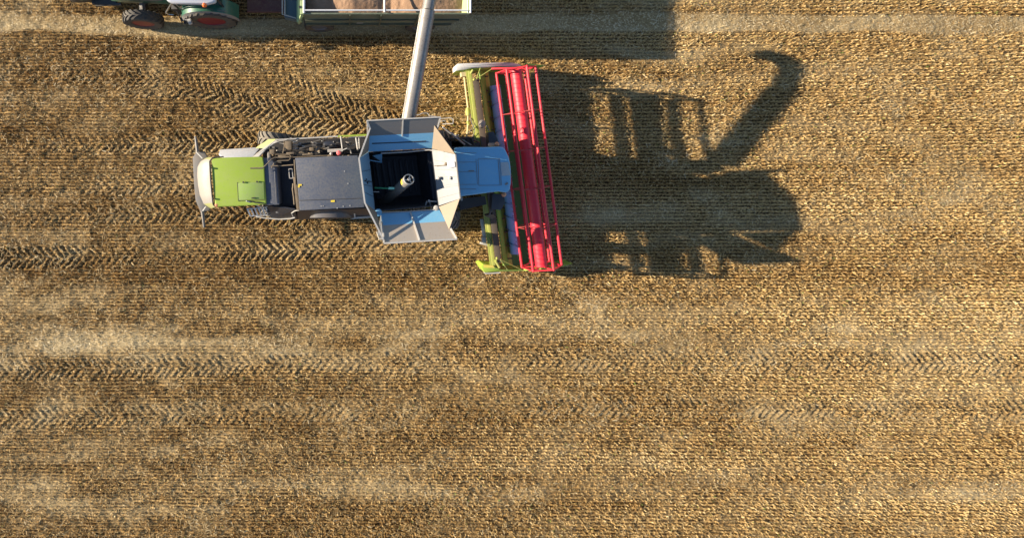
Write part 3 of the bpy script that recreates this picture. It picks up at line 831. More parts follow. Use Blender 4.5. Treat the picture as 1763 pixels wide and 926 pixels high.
    q.build('cable', BROWNG, aw)
    for (x, z) in ((754.5, 3.98), (774.5, 4.22)):
        q = MB().lathe([(.02, -.04), (.045, -.04), (.05, .04), (.03, .055), (.01, .055)], P(x, 306.5, z), (-.3, 0, 1), 14)
        q.build('sensor', LGREY, ff)
    q = MB().ball(P(751, 359, 3.76), .10, .35)
    q.build('lid_hinge', LGREY, C)
    q = MB().ball(P(651, 366, 3.78), .12, .45)
    q.build('lid_hinge', WHITE_SKYSHADE, C)
    # --- unloading pipe
    q = MB()
    U0, U1, U2 = P(703.5, 206, 3.9), P(736.5, 18, 4.5), P(746, -36, 4.55)
    q.tube([U0, U0.lerp(U1, .25), U0.lerp(U1, .6), U1], .212, 28)
    pipe = q.build('unloading_pipe', mat('pipe_white_paint', (.25, .243, .236), .32, metal=.2, dust=.5, dustcol=(.13, .105, .085), scale=1.6), C)
    q = MB().tube([U1, U2], .175, 24).tube([U2 + Vector((0, .02, 0)), U2 + Vector((.06, .25, -.12)), U2 + Vector((.07, .38, -.42))], [.185, .2, .21], 20)
    q.build('pipe_end', mat('pipe_white_paint', (1, 1, 1)), pipe)
    q = MB()
    e1 = (U1 - U0).normalized(); sd_ = e1.cross(Vector((0, 0, 1))).normalized()
    q.tube([U0 - sd_ * .2 + Vector((0, 0, .06)), U1 - sd_ * .2 + Vector((0, 0, .06))], .014, 6)
    for f in (.3, .93): q.lathe([(.214, -.03), (.222, -.03), (.222, .03), (.214, .03)], U0.lerp(U1, f), e1, 28)
    q.each('pipe_seam', mat('pipe_white_paint', (1, 1, 1)), pipe)
    q = MB().tube([P(700, 236, 2.5), P(701, 226, 3.15), P(702.5, 216, 3.55), U0 + Vector((0, -.05, -.04))], [.25, .24, .23, .215], 20)
    q.build('pipe_elbow', LGREY, pipe)
    # --- cab
    q = MB()
    rf = [(783, 254.5), (800, 253.2), (835, 253.5), (858, 252.5), (866, 253.5), (871, 259), (876, 270), (879, 284), (880, 300), (880, 316), (877.5, 328), (873, 332), (866, 331), (858, 330), (845, 331.5), (820, 335), (792, 338.5)]
    q.prism([P(x, y, 3.62) for x, y in rf], .2)
    cab = q.build('cab_roof', WHITE_SKYSHADE, C, bevel=.09, seg=4)
    q = MB()
    ha = [(823, 274), (860, 273.5), (863.5, 319), (824.5, 319.5)]
    for i in range(4): q.bar(P(*ha[i], 3.622), P(*ha[(i + 1) % 4], 3.622), .012, .012)
    q.bar(P(819.5, 274, 3.622), P(822, 318, 3.622), .01, .012); q.bar(P(857.5, 275, 3.625), P(861, 318, 3.625), .014, .016)
    q.box(P(811.5, 294.7, 3.625), .17, .04, .02); q.box(P(872, 316.5, 3.63), .09, .05, .03, .5)
    for y in (264, 279.5, 296, 318, 326): q.bar(P(787, y, 3.621), P(820, y - .5, 3.621), .012, .006)
    q.build('roof_seam', MARK, cab)
    q = MB().prism([P(862, 280, 3.635), P(875, 279, 3.635), P(879, 302, 3.635), P(864, 303, 3.635)], .03)
    q.build('roof_vent', mat('roof_vent_grey', (.36, .40, .43), .5, dust=.15), cab, bevel=.012)
    q = MB().prism([P(790, 262, 3.4), P(850, 258, 3.4), P(868, 275, 3.4), P(871, 314, 3.4), P(858, 326, 3.4), P(795, 331, 3.4)], 1.75)
    q.build('cab_glass', GLASS, C, bevel=.03)
    q = MB().prism([P(788, 262, 1.65), P(848, 260, 1.65), P(852, 326, 1.65), P(793, 331, 1.65)], .5)
    q.build('cab_base', BLACK, C, bevel=.03)
    for (x, y) in ((855.5, 248.5), (867.5, 335)):
        q = MB().ball(P(x, y, 3.4), .075, .9)
        lt = q.build('side_light', COPPER, C)
        q = MB().tube([P(x, y, 3.33), P(x + 1, y + (5 if y < 300 else -5), 3.42)], .03, 6)
        q.build('lamp_bracket', BLACK, lt)
    q = MB().prism([P(841, 228, 2.75), P(850, 227, 2.75), P(857, 240, 2.8), P(858, 251, 2.85), P(842, 252, 2.8)], .32)
    q.tube([P(838, 216, 2.6), P(842, 226, 2.6)], .022, 6)
    mr = q.build('mirror', NAVY, C, bevel=.03)
    q = MB().lathe([(.02, -.05), (.13, -.04), (.15, 0), (.12, .05), (.02, .06)], P(830, 213.5, 2.5), (.5, -.15, .7), 18)
    q.build('mirror_head', mat('mirror_housing_grey', (.2, .18, .165), .5), mr)
    q = MB().prism([P(848, 334, 2.85), P(868, 335, 2.85), P(870, 350, 2.8), P(862, 362, 2.7), P(846, 360, 2.7)], .3)
    q.tube([P(846, 360, 2.5), P(842, 372, 2.4)], .03, 6)
    mr = q.build('mirror', NAVY, C, bevel=.03)
    q = MB().plate([P(834, 370, 2.35), P(848, 367, 2.4), P(853, 372, 2.3), P(846, 376, 2.2)], .08)
    q.build('mirror_head', BLACK, mr)
    # access platform and rails beside the cab
    q = MB().prism([P(768, 243, 1.75), P(826, 246, 1.75), P(828, 258, 1.75), P(776, 262, 1.75)], .06).prism([P(790, 342, 1.7), P(835, 338, 1.7), P(838, 352, 1.7), P(792, 362, 1.7)], .06)
    q.each('platform', BLACK, C)
    q = MB()
    q.tube([P(757, 205, 3.0), P(776, 203, 3.0), P(780.5, 206, 3.0), P(780, 213, 3.0), P(762, 214, 2.9)], .016, 6)
    q.tube([P(758, 209.5, 2.8), P(766, 208, 2.8), P(768.5, 212, 2.7)], .016, 6)
    q.tube([P(714, 199, 3.0), P(722, 198, 3.0), P(726, 195.5, 3.0), P(736, 195, 3.0), P(739, 199.5, 3.0), P(752, 201, 3.0)], .014, 6)
    q.tube([P(762, 219, 2.3), P(800, 249, 1.9)], .03, 6).tube([P(770, 225, 2.1), P(815, 252, 1.7)], .02, 6)
    q.tube([P(779, 230, 2.0), P(783, 234, 2.0), P(790, 232.5, 2.1)], .018, 6)
    q.each('hand_rail', LGREY, C)
    q = MB()
    for i in range(7): q.bar(P(764 + i * 8, 226 + i * 2.0, 1.9), P(768 + i * 8.2, 246 + i * .8, 1.7), .04, .05)
    q.box(P(806, 243, 1.5), .3, .3, .4); q.box(P(786, 248, 1.6), .4, .2, .3)
    q.tube([P(770, 238, 1.9), P(790, 240, 2.0), P(806, 236, 1.9), P(825, 246, 1.6)], .03, 6)
    q.each('step', BLACK, C)
    # --- wheels
    wheel(C, P(474, 240.5, .66), .66, .5, AX, LIME, DRUBBER, 18, 'wheel', lugh=.05)
    wheel(C, P(478, 361, .66), .66, .46, AX, LIME, DRUBBER, 18, 'wheel', lugh=.05)
    wheel(C, P(738, 240, .92), .92, .65, AX, LIME, DRUBBER, 22, 'wheel', lugh=.05)
    wheel(C, P(748, 372, .92), .92, .65, AX, LIME, DRUBBER, 22, 'wheel', lugh=.05)
    # --- feeder house
    q = MB()
    q._add([P(790, 270, 1.7), P(795, 325, 1.7), P(845, 328, 1.0), P(838, 272, 1.0), P(790, 270, 1.0), P(795, 325, 1.0), P(845, 328, .5), P(838, 272, .5)],
           [[0, 1, 2, 3], [7, 6, 5, 4], [0, 4, 5, 1], [1, 5, 6, 2], [2, 6, 7, 3], [3, 7, 4, 0]])
    q.build('feeder_house', LGREY, C, bevel=.02)

    # --- header (cutting table)
    YT, YB = 122.0, 457.0
    def hx(x145, y, z): return P(x145 + .125 * (y - 145), y, z)
    def strip(x0, z0, x1, z1, th, m, nm, yt=YT, yb=YB, par=C, **k):
        return MB().plate([hx(x0, yt, z0), hx(x1, yt, z1), hx(x1, yb, z1), hx(x0, yb, z0)], th).build(nm, m, par, **k)
    q = MB()
    q._add([hx(815, 136, 1.5), hx(825.5, 136, 1.5), hx(825.5, YB - 5, 1.5), hx(815, YB - 5, 1.5), hx(815, 136, 1.2), hx(825.5, 136, 1.2), hx(825.5, YB - 5, 1.2), hx(815, YB - 5, 1.2)],
           [[0, 1, 2, 3], [7, 6, 5, 4], [0, 4, 5, 1], [1, 5, 6, 2], [2, 6, 7, 3], [3, 7, 4, 0]])
    hb = q.build('header_beam', BEAMBR, C, bevel=.02)
    q = MB()
    for (xa, xb, z) in ((804.5, 808.8, 1.36), (810, 814.6, 1.42)):
        q._add([hx(xa, YT, z), hx(xb, YT, z), hx(xb, YB, z), hx(xa, YB, z), hx(xa, YT, z - .12), hx(xb, YT, z - .12), hx(xb, YB, z - .12), hx(xa, YB, z - .12)],
               [[0, 1, 2, 3], [7, 6, 5, 4], [0, 4, 5, 1], [1, 5, 6, 2], [2, 6, 7, 3], [3, 7, 4, 0]])
    q.plate([hx(809, YT, 1.4), hx(809, YB, 1.4), hx(812, YB, .55), hx(812, YT, .55)], .03)
    q.build('header_rail', LIMED, hb, bevel=.012)
    strip(827.5, 1.45, 836.5, .85, .03, TGREEN, 'header_back', smooth=False)
    strip(836.5, .85, 843, .66, .031, OCHRE, 'header_back', smooth=False)
    strip(843, .66, 858, .5, .03, TABLE, 'header_table', smooth=False)
    strip(858, .5, 884, .52, .028, TABLE, 'header_table', smooth=False)
    q = MB()
    rr = random.Random(3)
    for i in range(15):
        y = YT + 12 + i * 22 + rr.uniform(-4, 4)
        q.box(hx(838 + rr.uniform(-1.5, 3), y, .95), rr.uniform(.08, .2), .035, .05, rr.uniform(-.3, .3))
    q.each('wear_plate', BLACK, C)
    # knife with fingers
    q = MB().bar(hx(884, YT, .53), hx(884, YB, .53), .07, .02)
    n = 92
    for i in range(n):
        a = hx(885, YT, .53).lerp(hx(885, YB, .53), (i + .5) / n)
        q.plate([a + Vector((0, .025, 0)), a + Vector((.12, 0, 0)), a + Vector((0, -.025, 0))], .012)
    q.build('knife', STEELD, C, smooth=False)
    # table auger with flighting
    a0, a1 = hx(851.5, 148, .92), hx(851.5, 436, .92)
    q = MB().tube([a0, a1], .19, 20)
    au = q.build('table_auger', AUGER_SKYSHADE, C)
    dv = (a1 - a0).normalized(); ex = Vector((0, 0, 1)).cross(dv).normalized(); ez = Vector((0, 0, 1)); L_ = (a1 - a0).length
    q = MB()
    for (s0, s1, hand) in ((0, .46, 1), (.54, 1, -1)):
        ns = 150; ri, ro = [], []
        for i in range(ns + 1):
            f = s0 + (s1 - s0) * i / ns; ang = hand * f * L_ / .5 * 2 * math.pi
            v = ex * math.cos(ang) + ez * math.sin(ang); c = a0.lerp(a1, f)
            ri.append(c + v * .18); ro.append(c + v * .25)
        q.grid([ri, ro])
    q.build('flighting', mat('worn_dark_steel', (.16, .18, .24), .4, metal=.4, dust=.2), au)
    q = MB()
    for i in range(10):
        f = .46 + .08 * i / 9; c = a0.lerp(a1, f); ang = i * 2.2
        v = ex * math.cos(ang) + ez * math.sin(ang); q.tube([c, c + v * .27], .014, 6)
    q.each('auger_finger', STEELD, au)
    # back pipe and drive shaft
    q = MB().tube([P(799, 130, 1.2), P(802.5, 160, 1.2), P(806, 188, 1.2)], .035, 10)
    q.tube([P(806, 198, 1.2), P(805, 225, 1.2), P(803, 238, 1.25)], .032, 10).ball(P(800.5, 239, 1.25), .08).box(P(797, 129, 1.2), .16, .16, .2, .1)
    q.build('drive_shaft', BEIGE, C)
    q = MB().tube([P(805, 186, 1.2), P(805.5, 192, 1.2), P(806, 199, 1.2)], [.06, .09, .085], 12).tube([P(805, 209, 1.2), P(807, 216, 1.2)], .05, 10)
    q.each('shaft_guard', LIMED, C)
    q = MB().bar(P(829, 377, 1.2), P(834, 409, 1.2), .11, .1).bar(P(826.5, 418, 1.1), P(841, 422, 1.1), .08, .06).box(P(833, 413, 1.2), .14, .22, .15, .1)
    q.each('transport_light_bar', LGREY, C, bevel=.01)
    q = MB()
    q.tube([P(806, 230, 1.3), P(812, 222, 1.4), P(817, 214, 1.5)], .012, 6).tube([P(812, 238, 1.4), P(818, 226, 1.5), P(811, 208, 1.4), P(809, 196, 1.3)], .014, 6).tube([P(800, 244, 1.5), P(822, 250, 1.5)], .02, 6)
    q.tube([P(842, 408, 1.45), P(846, 416, 1.45), P(843, 424, 1.4)], .016, 6)
    q.each('hydraulic_hose', BLACK, C)
    # end plates / crop dividers
    q = MB()
    q.prism([P(784.5, 122.5, 1.35), P(784.2, 114, 1.45), P(788, 109.8, 1.5), P(812, 108.8, 1.55), P(868, 107.6, 1.5), P(884, 108.3, 1.4), P(893, 110.3, 1.25), P(899, 113, 1.1), P(888, 115, 1.2), P(848, 116.5, 1.4), P(812, 118, 1.45), P(797, 121.5, 1.4)], .5)
    dvd = q.build('crop_divider', mat('divider_white_paint', (.72, .72, .72), .4, dust=.2), C, bevel=.04)
    q = MB()
    q.prism([P(784.7, 123, 1.33), P(796, 120, 1.43), P(812, 117.3, 1.45), P(850, 115.6, 1.42), P(888, 114, 1.2), P(905, 112.5, 1.0), P(938, 113, .75), P(905, 116.5, 1.0), P(888, 117.5, 1.15), P(850, 119.3, 1.3), P(815, 121, 1.35), P(797, 124.5, 1.3)], .75)
    q.plate([P(903, 109.5, 1.15), P(915, 111.5, 1.05), P(938.5, 113.2, .75), P(912, 114, .95)], .03)
    q.build('divider_edge', LIME, dvd, bevel=.012)
    q = MB()
    for b_ in ((827, 117.5), (849.5, 117.5)): q.tube([P(820.5, 136, 1.62), P(*b_, 1.5)], .018, 6)
    q.ball(P(816, 137.5, 1.58), .045).tube([P(810, 128, 1.5), P(814, 121, 1.5)], .04, 8)
    q.each('divider_stay', LIMED, C)
    q = MB()
    q.prism([P(827.3, 458, 1.2), P(832, 454.8, 1.3), P(850, 457, 1.35), P(861, 464, 1.25), P(880, 464.5, 1.15), P(912, 464.3, 1.0), P(932, 463.5, .9), P(960, 458, .8), P(987, 453.8, .72), P(966, 459.5, .75), P(934, 466, .85), P(910, 466.5, .95), P(880, 467, 1.1), P(858, 467.3, 1.2), P(834, 469, 1.2)], .7)
    dvd = q.build('crop_divider', LIME, C, bevel=.015)
    q = MB().plate([P(832, 455.2, 1.33), P(849, 457, 1.37), P(852, 461, 1.35), P(833, 460.5, 1.3)], .02)
    q.build('divider_cap', OCHRE, dvd)
    q = MB().bar(P(834, 469.3, 1.05), P(860, 467.8, 1.1), .03, .3)
    q.build('divider_edge', WHITE, dvd)
    q = MB()
    for b_ in ((873.5, 464), (900, 465)): q.tube([P(861.5, 446.5, 1.6), P(*b_, 1.3)], .018, 6)
    q.ball(P(855.5, 444.5, 1.6), .045).tube([P(853, 448, 1.5), P(860, 460, 1.4)], .05, 8)
    q.each('divider_stay', LIMED, C)
    # --- reel
    ZC = 1.74; RB = .65
    r0, r1 = P(888, 121, ZC), P(932.5, 458, ZC)
    q = MB()
    q.tube([r0, r0.lerp(r1, .5), r1], .198, 28)
    for i in range(36):
        f = (i + .5) / 36
        q.lathe([(.197, -.006), (.2015, -.004), (.2015, .004), (.197, .006)], r0.lerp(r1, f), r1 - r0, 28)
    reel = q.build('reel', REDT, C)
    dv = (r1 - r0).normalized(); ex = Vector((0, 0, 1)).cross(-dv).normalized(); ez = Vector((0, 0, 1))
    if ex.x < 0: ex = -ex
    al = R(17)
    offs = [(ex * math.cos(al + k * math.pi / 3) + ez * math.sin(al + k * math.pi / 3)) * RB for k in range(6)]
    Lr = (r1 - r0).length
    for o in offs:
        q = MB().tube([r0 + o + dv * .02, r1 + o - dv * .02], .044, 12)
        q.cur = 1
        nt_ = 44
        for i in range(nt_):
            c = r0.lerp(r1, (i + .5) / nt_) + o
            q.tube([c + Vector((.0, 0, -.02)), c + Vector((-.03, 0, -.12)), c + Vector((-.02, 0, -.26))], .008, 4)
        q.build('reel_bar', [RED, BLACK], reel)
    yst = [0, .215, .405, .6, .795, 1]
    for j, f in enumerate(yst):
        c = r0.lerp(r1, f); q = MB(); endp = j in (0, 5)
        for k in range(6):
            a, b_ = offs[k], offs[(k + 1) % 6]
            if endp:
                q.bar(c + a, c + b_, .035, .075, up=ez if abs((b_ - a).normalized().z) < .9 else ex)
                q.bar(c, c + a, .03, .07, up=ez if abs(a.normalized().z) < .9 else ex)
            else:
                q.tube([c, c + a * .5, c + a], .017, 6)
                q.tube([c + a, c + b_], .012, 6)
            q.ball(c + a, .045, 1, 8)
        q.build('reel_spider', RED if endp else mat('worn_red_brace', (.34, .02, .035), .5, dust=.2), reel)
    # reel lift arms
    for (p, q_) in (((846, 119), (888, 118)), ((902, 464), (932, 462))):
        q = MB().bar(P(*p, 1.5), P(*q_, 1.78), .06, .1)
        q.build('reel_arm', RED if p[1] < 200 else LIME, C, bevel=.008)
    return C
build_combine()

# ------------------------------------------------------------------ tractor (only its near side is inside the frame)
def build_tractor():
    YC = 6.05
    T = thing('tractor', 'dark green tractor with red wheel rims and white cab roof at the top edge', 'tractor', (-6.3, YC, 0))
    XF, XR = -7.62, -5.02
    for y in (YC - .97, YC + .97): wheel(T, (XF, y, .72), .72, .38, (0, 1, 0), RIMRED, RUBBER, 20, 'wheel', -1)
    for y in (YC - .90, YC + .90): wheel(T, (XR, y, .95), .95, .5, (0, 1, 0), RIMRED, RUBBER, 22, 'wheel', -1)
    V = Vector
    q = MB().box((-6.4, YC, .85), 3.2, .5, .5).box((XF, YC, .72), .25, 1.5, .22).box((XR, YC, .95), .5, 1.5, .4)
    q.build('chassis', BLACK, T, bevel=.03)
    q = MB()
    rows = []
    for x, wd, zt in ((-8.75, .26, 1.35), (-8.65, .36, 1.52), (-8.2, .42, 1.68), (-7.2, .46, 1.78), (-6.35, .5, 1.86)):
        rows.append([V((x, YC - wd, 1.0)), V((x, YC - wd, zt - .16)), V((x, YC - wd * .8, zt - .03)), V((x, YC, zt)), V((x, YC + wd * .8, zt - .03)), V((x, YC + wd, zt - .16)), V((x, YC + wd, 1.0))])
    q.grid(rows); q._add(rows[0], [list(range(7))])
    hd = q.build('bonnet', TRGREEN, T, angle=40)
    q = MB()
    for s in (-1, 1): q.bar((-8.3, YC + s * .44, 1.42), (-6.6, YC + s * .505, 1.5), .02, .06)
    q.box((-8.76, YC, 1.2), .03, .4, .3)
    q.each('side_grille', STEELD, hd)
    # cab
    q = MB()
    rf = [(-6.3, -.98), (-6.15, -1.05), (-5.0, -1.09), (-4.72, -1.02), (-4.66, -.4), (-4.66, .4), (-4.72, 1.02), (-5.0, 1.09), (-6.15, 1.05), (-6.3, .98), (-6.45, .3), (-6.45, -.3)]
    q.prism([V((x + .38, YC + y, 2.9)) for x, y in rf], .2)
    rfo = q.build('cab_roof', mat('tractor_roof_white', (.46, .48, .54), .35, dust=.1), T, bevel=.06, seg=3)
    q = MB().prism([V((-6.0, YC - .78, 2.72)), V((-4.4, YC - .8, 2.72)), V((-4.4, YC + .8, 2.72)), V((-6.0, YC + .78, 2.72))], 1.25)
    q.build('cab_glass', GLASS, T, bevel=.05)
    q = MB()
    for x in (-6.02, -5.2, -4.38):
        for s in (-1, 1): q.bar((x, YC + s * .81, 1.4), (x, YC + s * .81, 2.72), .05, .05, up=(1, 0, 0))
    q.each('cab_post', BLACK, T)
    q = MB().ball(P(352, 9.5, 2.98), .075, 1.15)
    bc = q.build('beacon', ORANGE, T)
    q = MB().tube([P(352, 9.5, 2.9), P(352, 9.5, 2.86) + V((0, .14, 0))], .02, 6)
    q.build('beacon_bracket', BLACK, bc)
    # fenders
    for s in (-1, 1):
        q = MB(); rows = []
        pr = []
        for k in range(11):
            a = math.pi * (1.0 - k / 10.0) * .86 + .12
            pr.append((XR + 1.04 * math.cos(a), .95 + 1.02 * math.sin(a)))
        y0, y1, y2 = YC + s * .55, YC + s * 1.04, YC + s * 1.10
        q.grid([[V((x, y0, z)) for x, z in pr], [V((x, y1, z)) for x, z in pr]])
        fd = q.build('rear_fender', TRGREEN, T)
        q = MB().grid([[V((x, y1, z + .002)) for x, z in pr], [V((x, y2, z - .20)) for x, z in pr]])
        q.build('fender_lip', mat('fender_lip_grey', (.20, .20, .20), .3, dust=.15), fd)
        q = MB().bar((XR + .1, YC + s * .95, 1.99), (XR + .75, YC + s * .98, 1.72), .02, .03)
        q.build('fender_trim', STEELD, fd)
        q = MB(); pr2 = []
        for k in range(7):
            a = R(40 + k * 18); pr2.append((XF + .8 * math.cos(a), .74 + .8 * math.sin(a)))
        # no front mudguards in the picture; only the axle stub
        q = MB().tube([(XF, YC + s * .3, .8), (XF, YC + s * .7, .72)], [.14, .1], 10)
        q.each('front_axle', GREY, T)
    q = MB().box((-5.95, YC - .85, .75), .55, .35, .06).box((-5.95, YC - .9, .5), .5, .3, .05).box((-6.0, YC - .62, 1.05), .7, .3, .6)
    q.bar((-6.25, YC - 1.05, .5), (-6.2, YC - .8, 1.2), .04, .03)
    q.each('cab_step', BLACK, T, bevel=.01)
    q = MB().box((-5.75, YC - .87, .9), .5, .3, .5)
    q.build('fuel_tank', TRGREEN, T, bevel=.04)
    q = MB().tube([P(286, 22, 1.35), P(292, 12, 1.7), P(298, 3, 2.3)], .03, 7).tube([P(286, 23, 1.3), P(290, 25.5, 1.2), P(299, 26, 1.2)], .02, 6)
    q.each('hand_rail', CHROME, T)
    q = MB().lathe([(.02, -.06), (.1, -.06), (.11, .05), (.02, .06)], P(327, 38, 1.5), (-1, -.3, 0), 14).tube([P(318, 34.5, 1.5), P(330, 36, 1.5)], .015, 6)
    q.build('work_lamp', LGREY, T)
    # front linkage with weight block
    q = MB().box((-9.15, YC, .55), .9, .7, .15).bar((-9.5, YC - .35, .5), (-8.5, YC - .35, .6), .08, .1).bar((-9.5, YC + .35, .5), (-8.5, YC + .35, .6), .08, .1)
    q.build('front_linkage', BLACK, T)
    q = MB()
    q.prism([V((-10.5, YC - .15, 1.0)), V((-10.35, YC - .25, 1.0)), V((-9.75, YC - .24, 1.0)), V((-9.45, YC - .1, 1.0)), V((-9.45, YC + .9, 1.0)), V((-10.5, YC + .9, 1.0))], .55)
    fwt = q.build('front_weight', BLACK, T, bevel=.04)
    q = MB().prism([V((-9.95, YC - .27, 1.03)), V((-9.6, YC - .24, 1.03)), V((-9.42, YC - .05, 1.03)), V((-9.5, YC + .5, 1.03)), V((-9.95, YC + .5, 1.03))], .3)
    q.build('weight_cover', TRGREEN, fwt, bevel=.03)
    q = MB().box((-10.25, YC - .1, 1.04), .2, .12, .08).box((-9.85, YC - .2, 1.06), .14, .03, .05)
    q.each('marker_plate', LGREY, fwt)
    return T
build_tractor()

# ------------------------------------------------------------------ grain trailer
def build_trailer():
    V = Vector
    X0, X1, Y0, Y1, ZT, ZB = -1.49, 4.0, 4.74, 7.15, 2.6, 1.44
    T = thing('grain_trailer', 'green tipping trailer heaped with grain beside the unloading pipe', 'trailer', ((X0 + X1) / 2, (Y0 + Y1) / 2, 0))
    XB0, XB1 = X0 - .02, X1 - .35
    q = MB().plate([V((X0, Y0, ZT)), V((X1, Y0, ZT)), V((XB1, Y0 + .0, ZB)), V((XB0, Y0 + .0, ZB))], .05)
    q.build('side_wall', SAGE_SHADE, T)
    q = MB().plate([V((X0, Y1, ZT)), V((X1, Y1, ZT)), V((XB1, Y1, ZB)), V((XB0, Y1, ZB))], .05)
    q.build('side_wall', SAGE_SHADE, T)
    q = MB().plate([V((X0, Y0, ZT)), V((X0, Y1, ZT)), V((XB0, Y1, ZB)), V((XB0, Y0, ZB))], .05)
    q.build('front_wall', SAGE_SHADE, T)
    q = MB().plate([V((X1, Y0, ZT)), V((X1, Y1, ZT)), V((XB1, Y1, ZB)), V((XB1, Y0, ZB))], .05)
    q.build('tailgate', mat('sunlit_sage_paint', (.34, .46, .22), .5, dust=.25), T)  # same trailer green made lighter, sunlight put into the colour
    # ribs, belt and corner posts on the near and far side
    q = MB()
    for yy, s in ((Y0, -1), (Y1, 1)):
        q.bar((X0, yy + s * .05, 2.02), (X1 - .2, yy + s * .05, 2.02), .05, .06)
        q.bar((XB0, yy + s * .05, ZB + .05), (XB1, yy + s * .05, ZB + .05), .06, .1)
        for f in (.28, .47, .7):
            x = X0 + (X1 - X0) * f; q.bar((x, yy + s * .045, ZB), (x, yy + s * .045, ZT), .07, .05, up=(1, 0, 0))
    q.build('side_rib', mat('shaded_rib_sage_paint', (.045, .072, .05), .5, dust=.2), T)  # ribs in the trailer green, darkened to carry the shade
    q = MB()
    q.bar((X0 - .05, Y0 - .03, ZT - .02), (X0 - .05, Y1 + .03, ZT - .02), .13, .1)
    q.bar((X0 - .16, Y0 + .02, 2.0), (X0 - .16, Y1 - .02, 2.0), .18, .1)
    q.bar((X0 - .24, Y0 + .02, ZB + .1), (X0 - .24, Y1 - .02, ZB + .1), .2, .12)
    q.bar((X0 - .06, Y0 + .02, ZT - .1), (X0 - .28, Y0 + .02, ZB), .08, .08, up=(0, 1, 0))
    q.build('front_frame', mat('sunlit_sage_paint', (.34, .46, .22)), T, bevel=.01)
    q = MB()
    for i in range(4): q.box((X0 - .12, Y0 + .2 + i * .27, ZT + .0), .05, .07, .1, .4)
    q.each('rope_hook', BLACK, T)
    q = MB()
    q.tube([V((X0 + .05, Y0 + .09, ZT + .05)), V((X1 - .05, Y0 + .09, ZT + .05))], .028, 8)
    q.tube([V((X0 + .02, Y0, ZT + .03)), V((X0 + .02, Y1, ZT + .03))], .04, 8)
    q.tube([V((X1 + .03, Y0, ZT + .04)), V((X1 + .03, Y1, ZT + .04))], .035, 8).tube([V((X1 - .06, Y0, ZT + .04)), V((X1 - .06, Y1, ZT + .04))], .015, 6)
    q.tube([V((1.19, Y0 + .02, ZT + .06)), V((1.17, Y1, ZT + .06))], .03, 8)
    q.tube([V((X0 + .05, Y1 - .09, ZT + .05)), V((X1 - .05, Y1 - .09, ZT + .05))], .028, 8)
    q.each('rim_rail', mat('rail_white', (.66, .67, .70), .4, dust=.2), T)
    # chassis, drawbar, wheels
    q = MB()
    for y in (Y0 + .75, Y1 - .75): q.bar((XB0, y, 1.2), (XB1, y, 1.2), .12, .25)
    q.box((1.1, 5.95, 1.38), XB1 - XB0, 2.2, .08)
    for x in (-1.1, 2.68): q.bar((x, Y0 + .35, .52), (x, Y1 - .35, .52), .14, .14)
    for x in (-1.1, 2.68):
        for y in (Y0 + .75, Y1 - .75): q.bar((x, y, .5), (x, y, 1.2), .3, .1, up=(1, 0, 0))
    q.build('chassis', BLACK, T)
    q = MB().bar((XB0, 5.95 - .5, .85), (-3.9, 5.95, .6), .12, .12).bar((XB0, 5.95 + .5, .85), (-3.9, 5.95, .6), .12, .12).box((-3.0, 5.85, .75), 1.5, 1.0, .1)
    q.each('drawbar', DKRED, T)
    for x in (-1.1, 2.68):
        for y in (Y0 + .23, Y1 - .23): wheel(T, (x, y, .56), .56, .34, (0, 1, 0), mat('trailer_rim', (.16, .18, .24), .3, metal=.5, dust=.15), RUBBER, 26, 'wheel', lugh=.02)
    # front toolbox / platform
    q = MB().prism([V((-2.28, Y0 + .2, 1.55)), V((-1.82, Y0 + .1, 1.55)), V((-1.82, Y1 - .1, 1.55)), V((-2.28, Y1 - .2, 1.55))], .35)
    pf = q.build('front_platform', TEAL, T, bevel=.02)
    q = MB()
    for x in (-2.33, -2.24): q.tube([V((x, Y0 + .25, 1.62)), V((x, Y1 - .3, 1.62))], .025, 6)
    q.tube([V((-2.3, Y0 + .27, 1.6)), V((-1.85, Y0 + .14, 1.6))], .02, 6)
    q.each('platform_rail', LGREY, pf)
    q = MB().box((.4, Y0 - .075, 1.75), .22, .01, .05)
    q.build('nameplate', LGREY, T)
build_trailer()

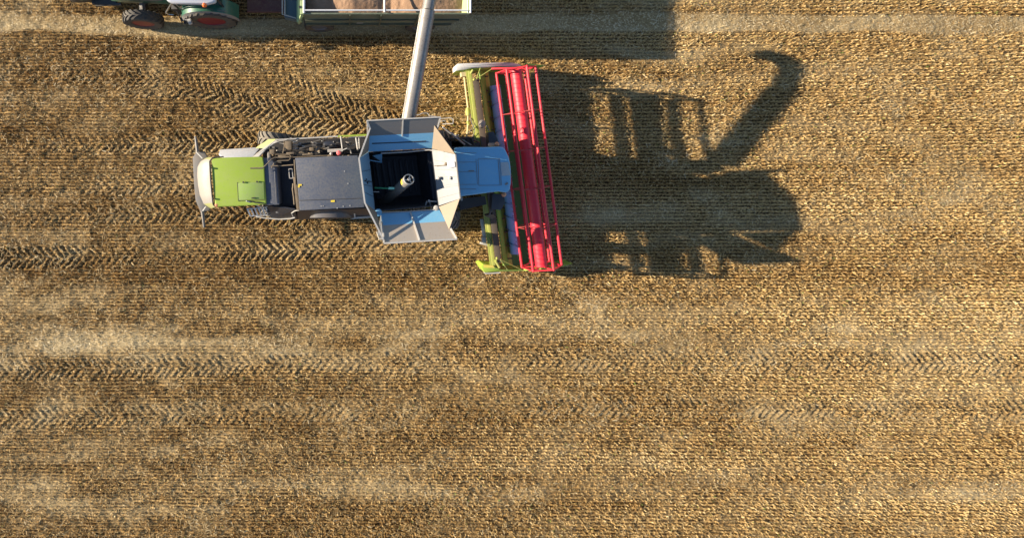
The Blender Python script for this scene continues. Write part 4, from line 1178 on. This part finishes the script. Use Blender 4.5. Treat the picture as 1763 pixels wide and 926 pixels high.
def build_grain():
    X0, X1, Y0, Y1 = -1.44, 3.93, 4.78, 7.11
    nx, ny = 200, 90
    xs = np.linspace(X0, X1, nx); ys = np.linspace(Y0, Y1, ny); X, Y = np.meshgrid(xs, ys)
    z = 2.12 + 0 * X
    for (cx, cy, hh, rr_) in ((.1, 5.9, .52, 1.25), (2.7, 5.9, .5, 1.2), (1.2, 6.2, .15, 1.0)):
        dd = np.sqrt((X - cx) ** 2 + (Y - cy) ** 2); z = np.maximum(z, 2.12 + hh * np.clip(1 - dd / (rr_ * 1.45), 0, 1))
    z += .025 * (vnoise(X, Y, .4, .4, 71) - .5) + .012 * (vnoise(X, Y, .06, .06, 72) - .5) + .03 * (vnoise(X, Y, .16, .9, 73) - .5)
    top = np.stack([X, Y, z], -1)
    mb = MB()
    vs = [Vector(p) for p in top.reshape(-1, 3)]
    fs = [[i * nx + j, i * nx + j + 1, (i + 1) * nx + j + 1, (i + 1) * nx + j] for i in range(ny - 1) for j in range(nx - 1)]
    # closed skirt down to the floor
    ring = [j for j in range(nx)] + [(i) * nx + nx - 1 for i in range(1, ny)] + [(ny - 1) * nx + j for j in range(nx - 2, -1, -1)] + [i * nx for i in range(ny - 2, 0, -1)]
    base = len(vs)
    def shrink(p):   # follow the sloping tailgate
        v = vs[p]; return Vector((min(v.x, X1 - .38), v.y, 1.5))
    vs += [shrink(p) for p in ring]
    n = len(ring)
    for k in range(n): fs.append([ring[k], ring[(k + 1) % n], base + (k + 1) % n, base + k])
    mb._add(vs, fs)
    m = bpy.data.materials.new('grain'); m.use_nodes = True
    t = m.node_tree; N = t.nodes; L = t.links; b = N['Principled BSDF']; b.inputs['Roughness'].default_value = .8
    tc = N.new('ShaderNodeTexCoord')
    vo = N.new('ShaderNodeTexVoronoi'); vo.inputs['Scale'].default_value = 60; L.new(tc.outputs['Object'], vo.inputs['Vector'])
    no = N.new('ShaderNodeTexNoise'); no.inputs['Scale'].default_value = 2.5; no.inputs['Detail'].default_value = 6; L.new(tc.outputs['Object'], no.inputs['Vector'])
    ad = N.new('ShaderNodeMath'); ad.operation = 'MULTIPLY_ADD'; ad.inputs[1].default_value = .35
    L.new(vo.outputs['Color'], ad.inputs[0]); L.new(no.outputs[0], ad.inputs[2])
    cr = N.new('ShaderNodeValToRGB'); cr.color_ramp.elements[0].position = .30; cr.color_ramp.elements[0].color = (.24, .135, .075, 1)
    cr.color_ramp.elements[1].position = 1.0; cr.color_ramp.elements[1].color = (.47, .295, .18, 1)
    L.new(ad.outputs[0], cr.inputs[0]); L.new(cr.outputs[0], b.inputs['Base Color'])
    bp = N.new('ShaderNodeBump'); bp.inputs['Strength'].default_value = .6; bp.inputs['Distance'].default_value = .01
    L.new(vo.outputs['Distance'], bp.inputs['Height']); L.new(bp.outputs[0], b.inputs['Normal'])
    o = mb.build('grain_load', m)
    tag(o, 'pinkish tan heap of harvested grain lying inside the green trailer', 'grain', 'stuff')
build_grain()
